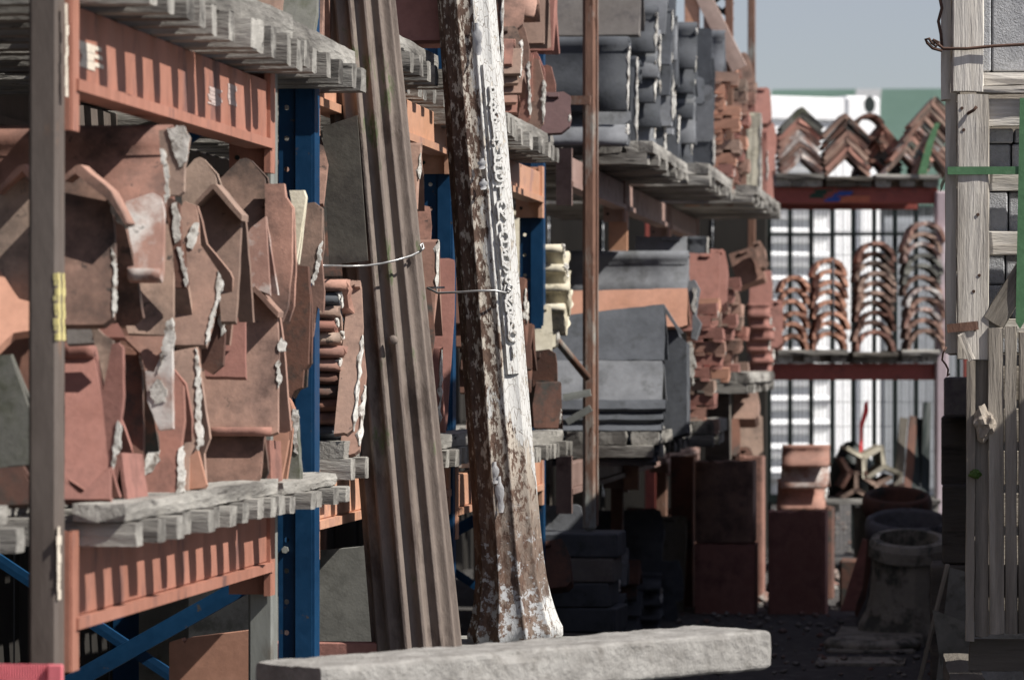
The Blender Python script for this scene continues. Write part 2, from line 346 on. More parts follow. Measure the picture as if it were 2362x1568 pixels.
def tile_mesh(kind, L, hw, h, t, var):
    key = (kind, round(L, 2), round(hw, 3), round(h, 2), t, var)
    if key in TILEC: return TILEC[key]
    rg = random.Random(zlib.crc32(repr(key).encode()))
    if kind == 'flat':                                     # upright plain tile facing -Y with a nib at its head and chipped corners
        c = rg.uniform(.01, .03); w = L
        pts = [(-w, 0), (-w * .5, rg.uniform(-.004, .004)), (-c, 0), (0, c), (rg.uniform(-.008, .004), h * .35), (rg.uniform(-.006, .003), h * .7), (-rg.uniform(.003, .02), h - rg.uniform(.003, .02)), (-.03, h), (-w * .5, h - rg.uniform(0, .01)), (-w, h)]
        n = len(pts)
        V = [(x, 0, z) for x, z in pts] + [(x, t, z) for x, z in pts]
        F = [tuple(range(n)), tuple(reversed(range(n, 2 * n)))] + [(i, (i + 1) % n, n + (i + 1) % n, n + i) for i in range(n)]
        box_vf(-w * .62, -w * .35, -.014, .004, h - .03, h - .012, V, F)
        me = fixn(mesh('tile', V, F))
    elif kind == 'block':                                  # chunky fitting: slab with a nib and a hollow edge
        w = L; d = hw * 2
        V, F = [], []
        box_vf(-w, 0, -d / 2, d / 2, h * .28, h, V, F)
        box_vf(-w * .96, -w * .62, -d / 2 - .012, d / 2, 0, h * .279, V, F)
        box_vf(-w * .30, -w * .02, -d / 2 - .006, d / 2, 0, h * .279, V, F)
        V = [(v[0] + rg.uniform(-.005, .005), v[1] + rg.uniform(-.005, .005), v[2] + rg.uniform(-.002, .002)) for v in V]
        me = fixn(mesh('tile', V, F))
    elif kind == 'gable':                                  # pointed flat plate
        w = L
        pts = [(-w, 0), (0, 0), (0.002, h * .45), (-w * .42, h * .96), (-w * .47, h * .995), (-w * .53, h * .995), (-w * .58, h * .96), (-w - .002, h * .45)]
        n = len(pts)
        V = [(x, 0, z) for x, z in pts] + [(x, t, z) for x, z in pts]
        F = [tuple(range(n)), tuple(reversed(range(n, 2 * n)))] + [(i, (i + 1) % n, n + (i + 1) % n, n + i) for i in range(n)]
        me = fixn(mesh('tile', V, F))
    elif kind == 'house':                                  # closed-end ridge: gabled hood with a recessed end wall
        w = L; e = .70; d = .03
        pr = [(-w, 0), (-w, h * e), (-w * .54, h * .985), (-w * .5, h), (-w * .46, h * .985), (0, h * e), (0, 0)]
        inn = offset_poly(pr, .017)
        inn = [(x, max(0, z)) for x, z in inn]
        n = len(pr)
        jit = [rg.uniform(-.006, .006) for _ in pr]
        V = [(x, j - (.045 if z > h * .5 else 0), z) for (x, z), j in zip(pr, jit)] + [(x, d, z) for x, z in pr] + [(x, j - (.045 if z > h * .5 else 0), z) for (x, z), j in zip(inn, jit)] + [(x, .012, z) for x, z in inn]
        F = []
        for i in range(n - 1):
            F += [(i, i + 1, n + i + 1, n + i), (2 * n + i, 3 * n + i, 3 * n + i + 1, 2 * n + i + 1), (i, 2 * n + i, 2 * n + i + 1, i + 1)]
        F += [tuple(3 * n + i for i in range(n)), tuple(n + i for i in reversed(range(n))), (0, n, 3 * n, 2 * n), (n - 1, 3 * n - 1, 4 * n - 1, 2 * n - 1), (n, 2 * n - 1, 4 * n - 1, 3 * n)]
        me = fixn(mesh('tile', V, F))
    else:
        out = profile(kind, hw, h)
        inn = offset_poly(out, t)
        n = len(out); ns = 4
        V, F = [], []
        for s in range(ns + 1):
            x = -L + L * s / ns
            for P in (out, inn):
                for (y, z) in P:
                    e = rg.uniform(-.009, .004) if s in (0, ns) else 0
                    V.append((x + (e if s == ns else -e), y + rg.uniform(-.0015, .0015), z + rg.uniform(-.0015, .0015)))
        m = 2 * n
        loop = list(range(n)) + list(reversed(range(n, 2 * n)))
        for s in range(ns):
            for i in range(m):
                a, b = loop[i], loop[(i + 1) % m]
                F.append((s * m + a, s * m + b, (s + 1) * m + b, (s + 1) * m + a))
        for s in (0, ns):
            for i in range(n - 1):
                F.append((s * m + i, s * m + i + 1, s * m + n + i + 1, s * m + n + i))
        me = fixn(mesh('tile', V, F))
        if kind in ('half', 'barrel', 'wave', 'roll'):
            for p in me.polygons:
                if abs(p.normal.x) < .5: p.use_smooth = True
    TILEC[key] = me
    return me
TILE_NAMES = {'angle': 'angle_ridge_tile', 'roll': 'roll_ridge_tile', 'half': 'half_round_tile', 'barrel': 'barrel_tile', 'wave': 'pantile',
              'flat': 'plain_tile', 'block': 'clay_fitting', 'gable': 'pointed_tile', 'house': 'block_end_ridge_tile'}
def tile(kind, xr, y, z0, h, L, mat, label, mortar=False, rot=(0, 0, 0), hw=None, group=None, t=0.015, name=None):
    """a tile whose aisle end is at X = xr; axis along X, standing on z0"""
    if hw is None: hw = {'angle': .085, 'roll': .10, 'half': .11, 'wave': .12}.get(kind, .1)
    me = tile_mesh(kind, L, hw, h, t, rng.randrange(3))
    o = link(name or TILE_NAMES[kind], me, mat, None, (xr, y, z0), rot)
    tag(o, label, 'roof tile', group)
    if mortar:
        if kind in ('flat', 'gable', 'house', 'block'):
            path = [(0, h * (.02 + .66 * i / 14)) for i in range(15)]
        else:
            pr = profile(kind, hw, h); k = len(pr) // 2
            path = []
            for (u, v) in zip(pr[:k], pr[1:k + 1]):
                m_ = max(1, int(5 * 3 / k) + 2)
                for q in range(m_): path.append((u[0] + (v[0] - u[0]) * q / m_, u[1] + (v[1] - u[1]) * q / m_))
        i0 = int(len(path) * rng.uniform(0, .4)); i1 = max(i0 + 4, int(len(path) * rng.uniform(.55, 1.01)))
        path = path[i0:i1]
        V, F = [], []
        sd = rng.random() * 90
        n = len(path)
        for i, (py_, pz_) in enumerate(path):
            u, v = path[max(0, i - 1)], path[min(n - 1, i + 1)]
            d = Vector((v[0] - u[0], v[1] - u[1])); d = d.normalized() if d.length else Vector((0, 1))
            nn = Vector((d.y, -d.x))
            f = mnoise.noise(Vector((sd, i * .8, 0))); g_ = mnoise.noise(Vector((i * .8, sd, 4)))
            e = min(1, i / 1.5, (n - 1 - i) / 1.5) * .75 + .25
            bd = max(.002, (.006 + .014 * f + .004 * rng.uniform(-1, 1))) * e       # how far it creeps over the face
            wd = (.012 + .010 * g_) * e
            th = max(.0012, .0028 + .004 * g_ + .0015 * rng.uniform(-1, 1)) * e
            for (x_, w_) in ((-bd, -.0012), (-bd * .5, -.004 * e), (th, -.003), (th * 1.2, wd * .5), (th * .5, wd), (-.004, wd)):
                q = nn * w_
                V.append((x_ + rng.uniform(-.001, .001), py_ + q.x + rng.uniform(-.0012, .0012), pz_ + q.y + rng.uniform(-.002, .002)))
        for i in range(n - 1):
            for j in range(6): F.append((i * 6 + j, i * 6 + (j + 1) % 6, (i + 1) * 6 + (j + 1) % 6, (i + 1) * 6 + j))
        F += [tuple(range(6)), tuple(reversed(range((n - 1) * 6, n * 6)))]
        me2 = fixn(mesh('mortar', V, F, False)); me2.materials.append(mortar_m)
        link('mortar', me2, mortar_m, o)
    return o
def stack(kind, pxr, pyt, pyb, n, L, mats, label, X=-1.58, h=None, hw=None, mortar=0.4, group=None, jx=.02, t=.015, tilt=0.0, shift=0.0):
    """n alike tiles nested on top of one another, measured in the photograph on the plane X = X"""
    a, b = onx(pxr, pyt, X), onx(pxr, pyb, X)
    y, zt, zb = a.y, a.z, b.z
    if h is None: h = (zt - zb) / n * 1.6
    pit = (zt - h - zb) / max(1, n - 1)
    for i in range(n):
        m = mats[rng.randrange(len(mats))] if isinstance(mats, (list, tuple)) else mats
        tile(kind, X + rng.uniform(-jx, jx) + shift * i, y + rng.uniform(-.01, .01), zb + pit * i, h, L, m, label.format(nth(i, n)),
             mortar=rng.random() < mortar, hw=hw, group=group, t=t, rot=(rng.uniform(-tilt, tilt), rng.uniform(-tilt, tilt) * .6, rng.uniform(-.05, .05)))

# ================================================================ SETTING
tag(link("ground", mesh("ground", [(-400, -200, 0), (400, -200, 0), (400, 900, 0), (-400, 900, 0)], [(0, 1, 2, 3)]), ground_m), kind="structure")

# dark boarded wall added behind the racks to keep their inside black
w = empty("light_blocking_wall", (-3.05, 15, 0))
tag(w, "added dark board wall keeping light out behind the long pallet racking", "wall")
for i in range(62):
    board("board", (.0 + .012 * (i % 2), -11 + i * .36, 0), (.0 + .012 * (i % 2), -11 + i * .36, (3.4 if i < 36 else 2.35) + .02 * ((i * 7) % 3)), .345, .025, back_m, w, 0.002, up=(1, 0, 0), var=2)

for i in range(5):  # end return added to close off brightness seen through the racks
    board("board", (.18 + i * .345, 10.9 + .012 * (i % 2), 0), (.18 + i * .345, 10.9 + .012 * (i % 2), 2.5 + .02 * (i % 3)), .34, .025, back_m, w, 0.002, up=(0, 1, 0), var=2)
# ================================================================ PALLET RACKS
def holed_upright(name, x0, x1, y, z1, mat, parent, pitch=.0765, z0=0):
    """perforated rolled steel upright: perforated web and a raised channel, seen from the end of the rack"""
    o = empty_part = None
    xm = x0 + (x1 - x0) * .44
    V, F = [], []
    z = z0
    while z < z1 - .001:
        zt = min(z + pitch, z1)
        xc, zc, r = (x0 + xm) / 2, (z + zt) / 2, .0068
        o8 = [(x0, z), (xc, z), (xm, z), (xm, zc), (xm, zt), (xc, zt), (x0, zt), (x0, zc)]
        b = len(V)
        V += [(a, y, c) for a, c in o8]
        V += [(xc + r * math.cos(R(-135 + 45 * k)), y, zc + r * math.sin(R(-135 + 45 * k))) for k in range(8)]
        V += [(xc + r * math.cos(R(-135 + 45 * k)), y + .004, zc + r * math.sin(R(-135 + 45 * k))) for k in range(8)]
        for k in range(8):
            F.append((b + k, b + (k + 1) % 8, b + 8 + (k + 1) % 8, b + 8 + k))
            F.append((b + 8 + k, b + 8 + (k + 1) % 8, b + 16 + (k + 1) % 8, b + 16 + k))
        z = zt
    box_vf(x0, x0 + .003, y + .002, y + .075, z0, z1, V, F)
    box_vf(xm - .001, xm + .003, y + .001, y + .012, z0, z1, V, F)
    me = fixn(mesh("upright", V, F)); me.materials.append(mat)
    u = link("upright", me, mat, parent)
    boxes("channel", [(xm + .004, x1 - .006, y - .010, y + .075, z0, z1), (x1 - .0055, x1, y - .004, y + .075, z0, z1)], mat, u)
    box("foot_plate", x0 - .02, x1 + .02, y - .03, y + .1, 0.002, .01, mat, u)
    return u
def beam(y0, y1, z0, z1, xf, mat, parent, label, lip=True):
    o = box("beam", xf - .045, xf, y0, y1, z0 + .022, z1, mat, parent, .003)
    if label: o["label"] = label
    s = boxes("flange", [(xf - .05, xf + .014, y0 + .004, y1 - .004, z0, z0 + .0215)], mat, None)
    s.parent = o; s.location = -o.location
    for yy in (y0, y1):
        c = boxes("end_connector", [(xf - .05, xf + .006, yy - .035, yy + .003 if yy == y0 else yy + .035, z0 - .075, z1 + .03),
                                    (xf - .005, xf + .009, yy - .03, yy + .028, z0 - .075, z1 + .03)] if yy == y0 else
                  [(xf - .095, xf + .002, yy + .003, yy + .04, z0 - .055, z1 + .02), (xf - .006, xf + .009, yy - .028, yy + .039, z0 - .057, z1 + .022)], mat, None)
        c.parent = o; c.location = -o.location
        V, F = [], []
        tube_vf([(xf - .075, yy - .002, z0 - .02), (xf - .075, yy + .006, z0 - .02)], .006, V, F, 8)
        if yy == y1:
            p = link("pin", mesh("pin", V, F), black_m, o); p.location = -o.location
    return o
def brace(p0, p1, wd, mat, parent):
    return board("brace", p0, p1, wd, .02, mat, parent, 0.0, up=(0, 1, 0), var=1)

# rack A: brown post, red oxide beams
ra = empty("pallet_rack", (0, 0, 0))
tag(ra, "old pallet rack with red oxide beams and a brown front post marked yellow", "pallet rack")
p = box("upright", -1.717, -1.663, 7.35, 7.415, 0, 2.9, brown_st, ra, .006); p["label"] = "brown steel upright with a yellow paint mark"
V, F = [], []
za, zb = at(140, 785, 7.38).z, at(140, 630, 7.38).z
for k in range(9):
    z = za + (zb - za) * k / 9
    box_vf(-1.6635, -1.6615, 7.352 + .004 * (k % 2), 7.375 - .003 * (k % 3), z, z + (zb - za) / 9, V, F)
    box_vf(-1.6635, -1.6616, 7.389 + .004 * (k % 2), 7.412 - .004 * (k % 3), z, z + (zb - za) / 9.01, V, F)
    box_vf(-1.667 - .0015 * (k % 3), -1.6635, 7.3485, 7.351, z + .004 * (k % 2), z + (zb - za) / 9.6, V, F)
me = mesh("paint_mark", V, F); me.materials.append(yellow_m)
pm = link("paint_mark", me, yellow_m, p); pm.location = -p.location
g = box("upright", -1.717, -1.657, 9.62, 9.69, 0, 2.9, galv, ra, .006); g["label"] = "galvanised grey upright beside the blue one"
box("upright", -2.62, -2.56, 7.35, 7.41, 0, 2.6, brown_st, ra, .004); box("upright", -2.62, -2.56, 9.60, 9.67, 0, 2.6, galv, ra, .004)
XF = -1.66
beam(7.45, 9.575, 0.753, 0.905, XF, red_beam, ra, "red oxide beam with tooth shadows below the heap of ridge tiles")
b2 = beam(7.45, 9.575, 1.745, 1.905, XF, red_beam, ra, "red oxide beam with flaking paint below the upper pallets")
beam(7.45, 9.575, 0.753, 0.905, -2.56, brown_st, ra, None); beam(7.45, 9.575, 1.745, 1.905, -2.56, brown_st, ra, None)
# cream paint smears and a white scratch on the connectors
def smear(px0, py0, px1, py1, x, mat, parent, n=7):
    V, F = [], []
    a, b = onx(px0, py0, x), onx(px1, py1, x)
    for i in range(n):
        z1 = a.z + (b.z - a.z) * i / n; z0 = a.z + (b.z - a.z) * (i + 1) / n
        wd = (b.y - a.y)
        box_vf(x, x + .001, a.y + wd * rng.uniform(0, .25), b.y - wd * rng.uniform(0, .35), z0 - .001 * (i % 2), z1, V, F)
    me = mesh("paint_smear", V, F); me.materials.append(mat)
    o = link("paint_smear", me, mat, parent); o.location = -parent.location
smear(149, 8, 157, 225, XF + .0095, cream_p, b2, 9)
smear(130, 1215, 141, 1380, -1.6625, cream_p, p, 8)
smear(172, 90, 238, 170, XF + .0008, cream_p, b2, 6)
smear(478, 198, 512, 250, XF + .0006, M('scuffed_paint', (.42, .33, .30), (.52, .43, .40), 30), b2, 9); smear(524, 192, 546, 246, XF + .0006, M('scuffed_paint', (.42, .33, .30), (.52, .43, .40), 30), b2, 8)
# X bracing of the end frame (blue) low down
rb = empty("pallet_rack", (0, 0, 0))
tag(rb, "pallet rack with perforated blue uprights and orange beams behind the iron columns", "pallet rack")
for k, y in enumerate((10.1, 12.8, 15.5)):
    holed_upright("upright", -1.726, -1.635, y, 2.95, blue_st, rb)
    box("upright", -2.72, -2.63, y, y + .075, 0, 2.6, blue_st, rb, .004)
    brace((-1.76, y + .04, .72), (-2.62, y + .04, .24), .045, blue_st, rb)
    brace((-2.62, y + .055, .86), (-1.76, y + .055, .30), .03, blue_st, rb)
    brace((-1.76, y + .04, 1.95), (-2.62, y + .04, 1.35), .045, blue_st, rb)
V, F = [], []
tube_vf([(-1.708, 10.088, at(658, 1267, 10.1).z), (-1.708, 10.101, at(658, 1267, 10.1).z)], .009, V, F, 6)
link("bolt", mesh("bolt", V, F), galv, rb)
beam(10.19, 12.78, .825, .945, -1.65, or_beam, rb, "orange beam with tooth shadows between the first two blue uprights")
beam(12.89, 15.45, .76, .885, -1.64, or_beam, rb, "orange beam in shade beside the third blue upright")
beam(10.19, 12.78, 1.885, 2.005, -1.65, or_beam, rb, "orange upper beam behind the white painted column")
beam(12.89, 15.45, 1.84, 1.955, -1.64, or_beam, rb, "orange upper beam ending at the third blue upright")
for (y0, y1, za, zb) in ((10.19, 12.78, .825, .945), (12.89, 15.45, .76, .885), (10.19, 12.78, 1.885, 2.005), (12.89, 15.45, 1.84, 1.955)):
    beam(y0, y1, za, zb, -2.63, brown_st, rb, None)  # dark brown replaces orange here to imitate the rack's unlit inside
# rack C: faded brown beams, farther down the aisle
rc = empty("pallet_rack", (0, 0, 0))
tag(rc, "faded brown pallet rack carrying the grey ridge tiles farther down the aisle", "pallet rack")
for y in (18.7, 21.35, 23.6):
    box("upright", -1.665, -1.61, y, y + .06, 0, 2.62 if y < 20 else 3.4, rust, rc, .004)
    box("upright", -2.62, -2.56, y, y + .06, 0, 2.55 if y < 20 else 3.4, rust, rc, .004)
box("upright", -2.62, -2.56, 16.05, 16.11, 0, 2.6, rust, rc, .004)
zp = at(1370, 1224, 16.05).z
pl = box("upright", -1.54, -1.487, 16.05, 16.10, zp, 3.2, rust, rc, .012); pl["label"] = "rusty steel pole with pale peeling paint"
o = boxes("stiffener", [(-1.4865, -1.482, 16.06, 16.11, zp + .02, 3.2)], rust, None); o.parent = pl; o.location = -pl.location
for (y0, y1) in ((16.15, 18.66), (18.78, 21.3), (21.44, 23.56)):
    for (xf, zo) in ((-1.6, 0), (-2.56, 0)):
        beam(y0, y1, 1.93, 2.05, xf, far_beam, rc, None)
        beam(y0, y1, .72, .84, xf, far_beam, rc, None)
for yy in (18.7, 21.35):
    o = box("end_connector", -1.672, -1.585, yy - .03, yy - .005, 1.74, 1.925, or_beam, rc, .003); o["label"] = "orange end connector below the faded beam"
o = box("end_connector", -1.60, -1.53, 18.62, 18.66, .66, .80, or_beam, rc, .003)
# stub arms welded on the rusty pole
for (pa, pb, y) in (((1310, 905), (1350, 905), 16.0), ((1318, 962), (1352, 940), 16.0)):
    a_, b_ = at(*pa, y), at(*pb, y)
    brace(a_ - Vector((.02, 0, .02)), b_ + Vector((.02, 0, 0)), .028, galv, rc)
a_, b_ = at(1215, 700, 15.75), at(1352, 868, 16.0)
tag(tube("scaffold_tube", [a_ + (a_ - b_) * .3, b_ + (b_ - a_) * .02], .016, rust), "rusty scaffold tube slanting down to the rusty pole", "tube")
a_, b_ = at(1300, 232, 16.0), at(1362, 232, 16.02)
o = box("arm", a_.x - .3, b_.x, 15.99, 16.03, a_.z - .017, a_.z + .017, rust, rc); o["label"] = "rust and white stub arm"

# lattice end frame standing up at the end of rack C, against the sky
lf = empty("lattice_frame", (0, 0, 0)); tag(lf, "pale orange steel lattice frame rising against the sky above the grey tiles", "steel frame")
yb = 21.5
def pt(px, py, y=yb): return at(px, py, y)
for (x0, x1) in ((1578, 1612), (1622, 1640)):
    a, b = pt(x0, 60), pt(x1, -60)
    box("post", a.x, b.x, yb, yb + .05, 2.05, b.z, or_beam if x0 < 1600 else far_beam, lf, .003)
a, b = pt(1672, 60), pt(1690, -60); box("post", a.x, b.x, yb, yb + .04, 2.05, b.z, rust, lf, .003)
o = board("diagonal", pt(1595, -60), pt(1705, 160), .085, .03, M("pale_pink_steel", (.55, .40, .34), (.62, .47, .41), 5, rough=.6), lf, 0, up=(0, 1, 0), var=1)
for q in (-10, 25, 60):
    board("lacing_bar", pt(1640, q + 22, yb + .05), pt(1690, q - 18, yb + .05), .02, .012, black_m, lf, 0, up=(0, 1, 0), var=1)
    board("lacing_bar", pt(1640, q - 18, yb + .065), pt(1690, q + 22, yb + .065), .02, .012, black_m, lf, 0, up=(0, 1, 0), var=1)
a, b = at(1724, 200, 25.4), at(1741, -60, 25.4)
tag(box("steel_post", a.x, b.x, 25.4, 25.45, 0, b.z, rust, None, .004), "thin weathered steel post standing against the open sky", "post")

# ================================================================ PALLETS
PAL = {}
def pallet(xf, y0, y1, z0, z1, label, depth=1.16, mat=wood_g, split=(), n=None, group="pallets on the racking"):
    """timber pallet: close-set slats running into the rack, long boards on top"""
    pe = empty("pallet", (xf - depth / 2, (y0 + y1) / 2, z0))
    tag(pe, label, "pallet", group)
    hs = (z1 - z0) * .56
    ht = (z1 - z0) - hs
    L = y1 - y0
    n = n or max(4, int(L / .148))
    for i in range(n):
        y = -L / 2 + .04 + (L - .08) * i / (n - 1)
        wd = rng.choice((.06, .07, .075, .085))
        board("slat", (-depth / 2, y, hs / 2), (depth / 2 + .012 + rng.uniform(-.012, .01), y + rng.uniform(-.008, .008), hs / 2 + rng.uniform(-.003, .002)), wd, hs, mat, pe, .0018)
    cuts = [0.0] + list(split) + [1.0]
    for k in range(len(cuts) - 1):
        a, b = -L / 2 + L * cuts[k] + (.006 if k else 0), -L / 2 + L * cuts[k + 1]
        board("edge_board", (depth / 2 - .065 + rng.uniform(-.006, .006), a, hs + ht / 2), (depth / 2 - .065 + rng.uniform(-.008, .006), b, hs + ht / 2 + rng.uniform(-.003, .003)), .10, ht, mat, pe, .0032)
    for x in (-.36, -.18, 0, .2):
        board("deck_board", (x * depth, -L / 2, hs + ht / 2), (x * depth, L / 2, hs + ht / 2), .11, ht * .96, mat, pe)
    return pe
pallet(-1.545, 7.47, 9.12, .905, .985, "thick weathered grey pallet under the near heap of red ridge tiles")
pallet(-1.54, 9.15, 9.98, .905, .975, "short grey pallet end reaching past the blue upright under the ridge tiles")
pallet(-1.535, 7.47, 8.62, 1.905, 2.02, "upper pallet seen from below, nearest to the brown post")
pallet(-1.72, 6.3, 7.3, .905, .985, "dark pallet left of the brown post under the olive tile")
pallet(-1.545, 8.66, 9.30, 1.905, 2.035, "upper pallet with two thick grey board stumps over the red beam")
pallet(-1.55, 9.32, 10.32, 1.92, 2.03, "pale grey upper pallet whose end touches the brown fluted pilaster")
pallet(-1.50, 10.78, 11.56, 2.01, 2.11, "pale grey upper pallet between the fluted pilaster and the white column")
pallet(-1.62, 11.6, 12.42, 2.01, 2.11, "unseen upper pallet added behind the white column to block the sun")  # added pallet closes a gap that let sun onto the rear beams
pallet(-1.50, 12.45, 13.2, 1.965, 2.075, "short grey upper pallet just past the white column")
pallet(-1.50, 13.25, 14.70, 1.955, 2.05, "dark stained upper pallet under the stacked plain tiles")
pallet(-1.57, 10.25, 11.2, .945, 1.045, "dark cracked pallet beside the foot of the fluted pilaster")
pallet(-1.50, 11.5, 12.9, .945, 1.035, "pale pallet glimpsed between the two iron columns")
pallet(-1.50, 13.2, 15.1, .90, .995, "grey shaded pallet end beside the third blue upright")
# pallets on rack C: plank ends face the camera
def pallet_end(x0, x1, y0, y1, z0, z1, label, mat=wood_g):
    pe = empty("pallet", ((x0 + x1) / 2, (y0 + y1) / 2, z0)); tag(pe, label, "pallet", "pallets on the racking")
    W, L, H = x1 - x0, y1 - y0, z1 - z0
    n = int(W / .13)
    for i in range(n):
        x = -W / 2 + .06 + (W - .12) * i / (n - 1)
        board("deck_board", (x, -L / 2 + rng.uniform(0, .02), H * .72), (x, L / 2, H * .72), .115, H * .5, mat, pe)
    for i in range(int(L / .2)):
        y = -L / 2 + .05 + (L - .1) * i / (int(L / .2) - 1)
        board("slat", (-W / 2, y, H * .23), (W / 2 + rng.uniform(-.03, .01), y, H * .23), .09, H * .46, mat, pe)
    return pe
pallet_end(-2.5, -1.33, 16.95, 18.95, 2.055, 2.155, "grey pallet with plank ends under the tall grey ridge tiles")
pallet_end(-2.4, -1.24, 19.1, 20.9, 2.055, 2.165, "grey stepped pallet under the small red tiles on the upper level")
pallet_end(-2.4, -1.13, 21.2, 23.7, 2.055, 2.15, "farthest upper pallet jutting out towards the mesh fence")
pallet_end(-2.5, -1.31, 16.95, 18.95, .845, .955, "shaded pallet under the stack of flat grey tiles")
pallet_end(-2.4, -1.22, 19.1, 20.2, .845, .97, "sunlit crumbling pallet under the narrow red and white tiles")
pallet_end(-2.4, -1.13, 20.5, 23.0, 1.08, 1.19, "far pallet under the red roof fittings near the fence")
for (x, y) in ((-1.3, 20.7), (-1.3, 22.7), (-2.2, 20.7), (-2.2, 22.7)):
    tag(box("timber_bearer", x - .06, x + .06, y - .1, y + .1, .845 if False else 0, 1.078, wood_d), ("outer" if x > -2 else "inner") + (" front" if y < 21 else " rear") + " timber bearer propping the far pallet", "bearer")

# ================================================================ NEAR HEAP OF RIDGE TILES (rack A, lower level)
def near(kind, pxr, pyt, pyb, L, mat, label, mortar=False, X=-1.585, rot=(0, 0, 0), hw=None, t=.016):
    a, b = onx(pxr, pyt, X), onx(pxr, pyb, X)
    k = 1.0
    if kind in ('flat', 'gable', 'house') and rot[0] == 0:
        rot = (R(-29 if kind != 'house' else -18), rot[1], rot[2] + rng.uniform(-.05, .05)); k = 1 / math.cos(rot[0])
    return tile(kind, X, a.y, b.z, (a.z - b.z) * k, L, mat, label, mortar, rot, hw, None, t)
def rag(pts, amt, step):
    """break a polygon's long edges and fray them a little"""
    out = []
    n = len(pts)
    for i in range(n):
        a, b = Vector(pts[i]), Vector(pts[(i + 1) % n])
        m = max(1, int((b - a).length / step))
        for k in range(m):
            q = a.lerp(b, k / m)
            j = amt if k else amt * .4
            out.append((q.x + rng.uniform(-j, j), q.y + rng.uniform(-j, j)))
    return out
def wing(poly, y, lean, thick, mat, name, parent=None, back=False, amt=.7, step=22, y_off=0.0):
    """one wing of a ridge tile: outline measured in the photograph, standing at depth y, leaning back by 'lean', with real thickness"""
    poly = rag(poly, amt, step)
    tl = math.tan(lean)
    zmin = min(at(px, py, y).z for px, py in poly)
    front = []
    for (px, py) in poly:
        q = at(px, py, y)
        for _ in range(2): q = at(px, py, y + (q.z - zmin) * tl + y_off)
        front.append(q)
    H = max(q.z for q in front) - zmin
    n = len(front)
    c = sum(front, Vector()) / n
    c = Vector((max(q.x for q in front), y, zmin))
    nrm = Vector((0, math.cos(lean), -math.sin(lean))) * thick
    V = [q - c for q in front] + [q + nrm - c for q in front]
    F = [tuple(range(n)), tuple(reversed(range(n, 2 * n)))] + [(i, (i + 1) % n, n + (i + 1) % n, n + i) for i in range(n)]
    if back:                                   # the far wing, meeting the near one at the ridge
        b0 = len(V)
        for q in front:
            q2 = Vector((q.x, y + 2 * H * tl + thick * 1.2 - (q.z - zmin) * tl, q.z))
            V.append(q2 - c)
        for q in front:
            q2 = Vector((q.x, y + 2 * H * tl + thick * 1.2 - (q.z - zmin) * tl - thick, q.z))
            V.append(q2 - c)
        F += [tuple(b0 + i for i in range(n)), tuple(b0 + i for i in reversed(range(n, 2 * n)))] + [(b0 + i, b0 + (i + 1) % n, b0 + n + (i + 1) % n, b0 + n + i) for i in range(n)]
    me = mesh(name, V, F)
    bm = bmesh.new(); bm.from_mesh(me)
    bmesh.ops.triangulate(bm, faces=[f for f in bm.faces if len(f.verts) > 4])
    bmesh.ops.recalc_face_normals(bm, faces=bm.faces); bm.to_mesh(me); bm.free()
    me.materials.append(mat)
    o = link(name, me, mat, None, c)
    if parent:
        o.parent = parent; o.location = c - parent.location
    return o
K2, K3 = 264.4, 708.3
def zc(pts, k): return [(x * .33983, y * .33983 + k) for x, y in pts]
def fold(k, pts, mat, label, lean=24, hood=None, hoodmat=None, mort=(), X=-1.60, y=None, thick=.02, back=True, hood_out=.05, name="angle_ridge_tile", roll=None):
    P = zc(pts, k)
    if y is None: y = max(7.52, onx(max(p[0] for p in P), 829, X).y)
    o = wing(P, y, R(lean), thick, mat, name, None, back)
    tag(o, label, "roof tile")
    H = 0
    if hood:
        P2 = zc(hood, k)
        zb = at(*P[0], y).z
        ho = wing(P2, y + .33983 * (max(p[1] for p in pts) - max(p[1] for p in hood)) * y / FPX * math.tan(R(lean)) - hood_out, 0.0, hood_out + .02, hoodmat or mat, "hood", o, amt=1.0)
    for mpoly in mort:
        P3 = zc(mpoly, k)
        dy = (max(p[1] for p in P) - max(p[1] for p in P3)) * y / FPX * math.tan(R(lean))
        wing(P3, y + dy - .003, R(lean), .007, mortar_m, "mortar", o, amt=3.2, step=7)
    if roll:                                    # rounded bead along an edge
        (a, b, r_) = roll
        qa, qb = zc([a, b], k)
        dy = (max(p[1] for p in P) - max(qa[1], qb[1])) * y / FPX * math.tan(R(lean))
        V, F = [], []
        p0, p1 = at(*qa, y + dy), at(*qb, y + dy)
        tube_vf([p0.lerp(p1, t) - o.location for t in (0, .25, .5, .75, 1)], r_, V, F, 14)
        link("roll", mesh("roll", V, F, True), mat, o)
    return o
# --- left of and behind the brown post
fold(K2, [(-60, 520), (120, 395), (195, 445), (230, 520), (230, 1255), (120, 1262), (-60, 1000)], terra_b, "dark gabled ridge tile half hidden by the brown post", lean=10, hood=[(-20, 500), (130, 345), (165, 335), (235, 440), (235, 480), (150, 385), (-20, 540)], y=7.75)
fold(K2, [(-60, 1010), (0, 1060), (130, 1250), (200, 1268), (240, 1460), (90, 1482), (-60, 1620)], terra_o, "tilted orange brown tile left of the brown post", lean=40, y=7.62)
fold(K3, [(-60, 330), (70, 320), (200, 700), (230, 1060), (-60, 1095)], slate_g, "dark olive ridge tile left of the brown post", lean=8, y=7.6, X=-1.63)
fold(K3, [(60, 318), (250, 318), (250, 760), (190, 690)], slate_l, "grey triangular tile face behind the brown post", lean=30, y=7.85)
fold(K3, [(-60, 1095), (150, 1078), (200, 1200), (200, 1335), (-60, 1345)], terra_d, "low dark red ridge tile on the pallet left of the brown post", lean=20, y=7.5)
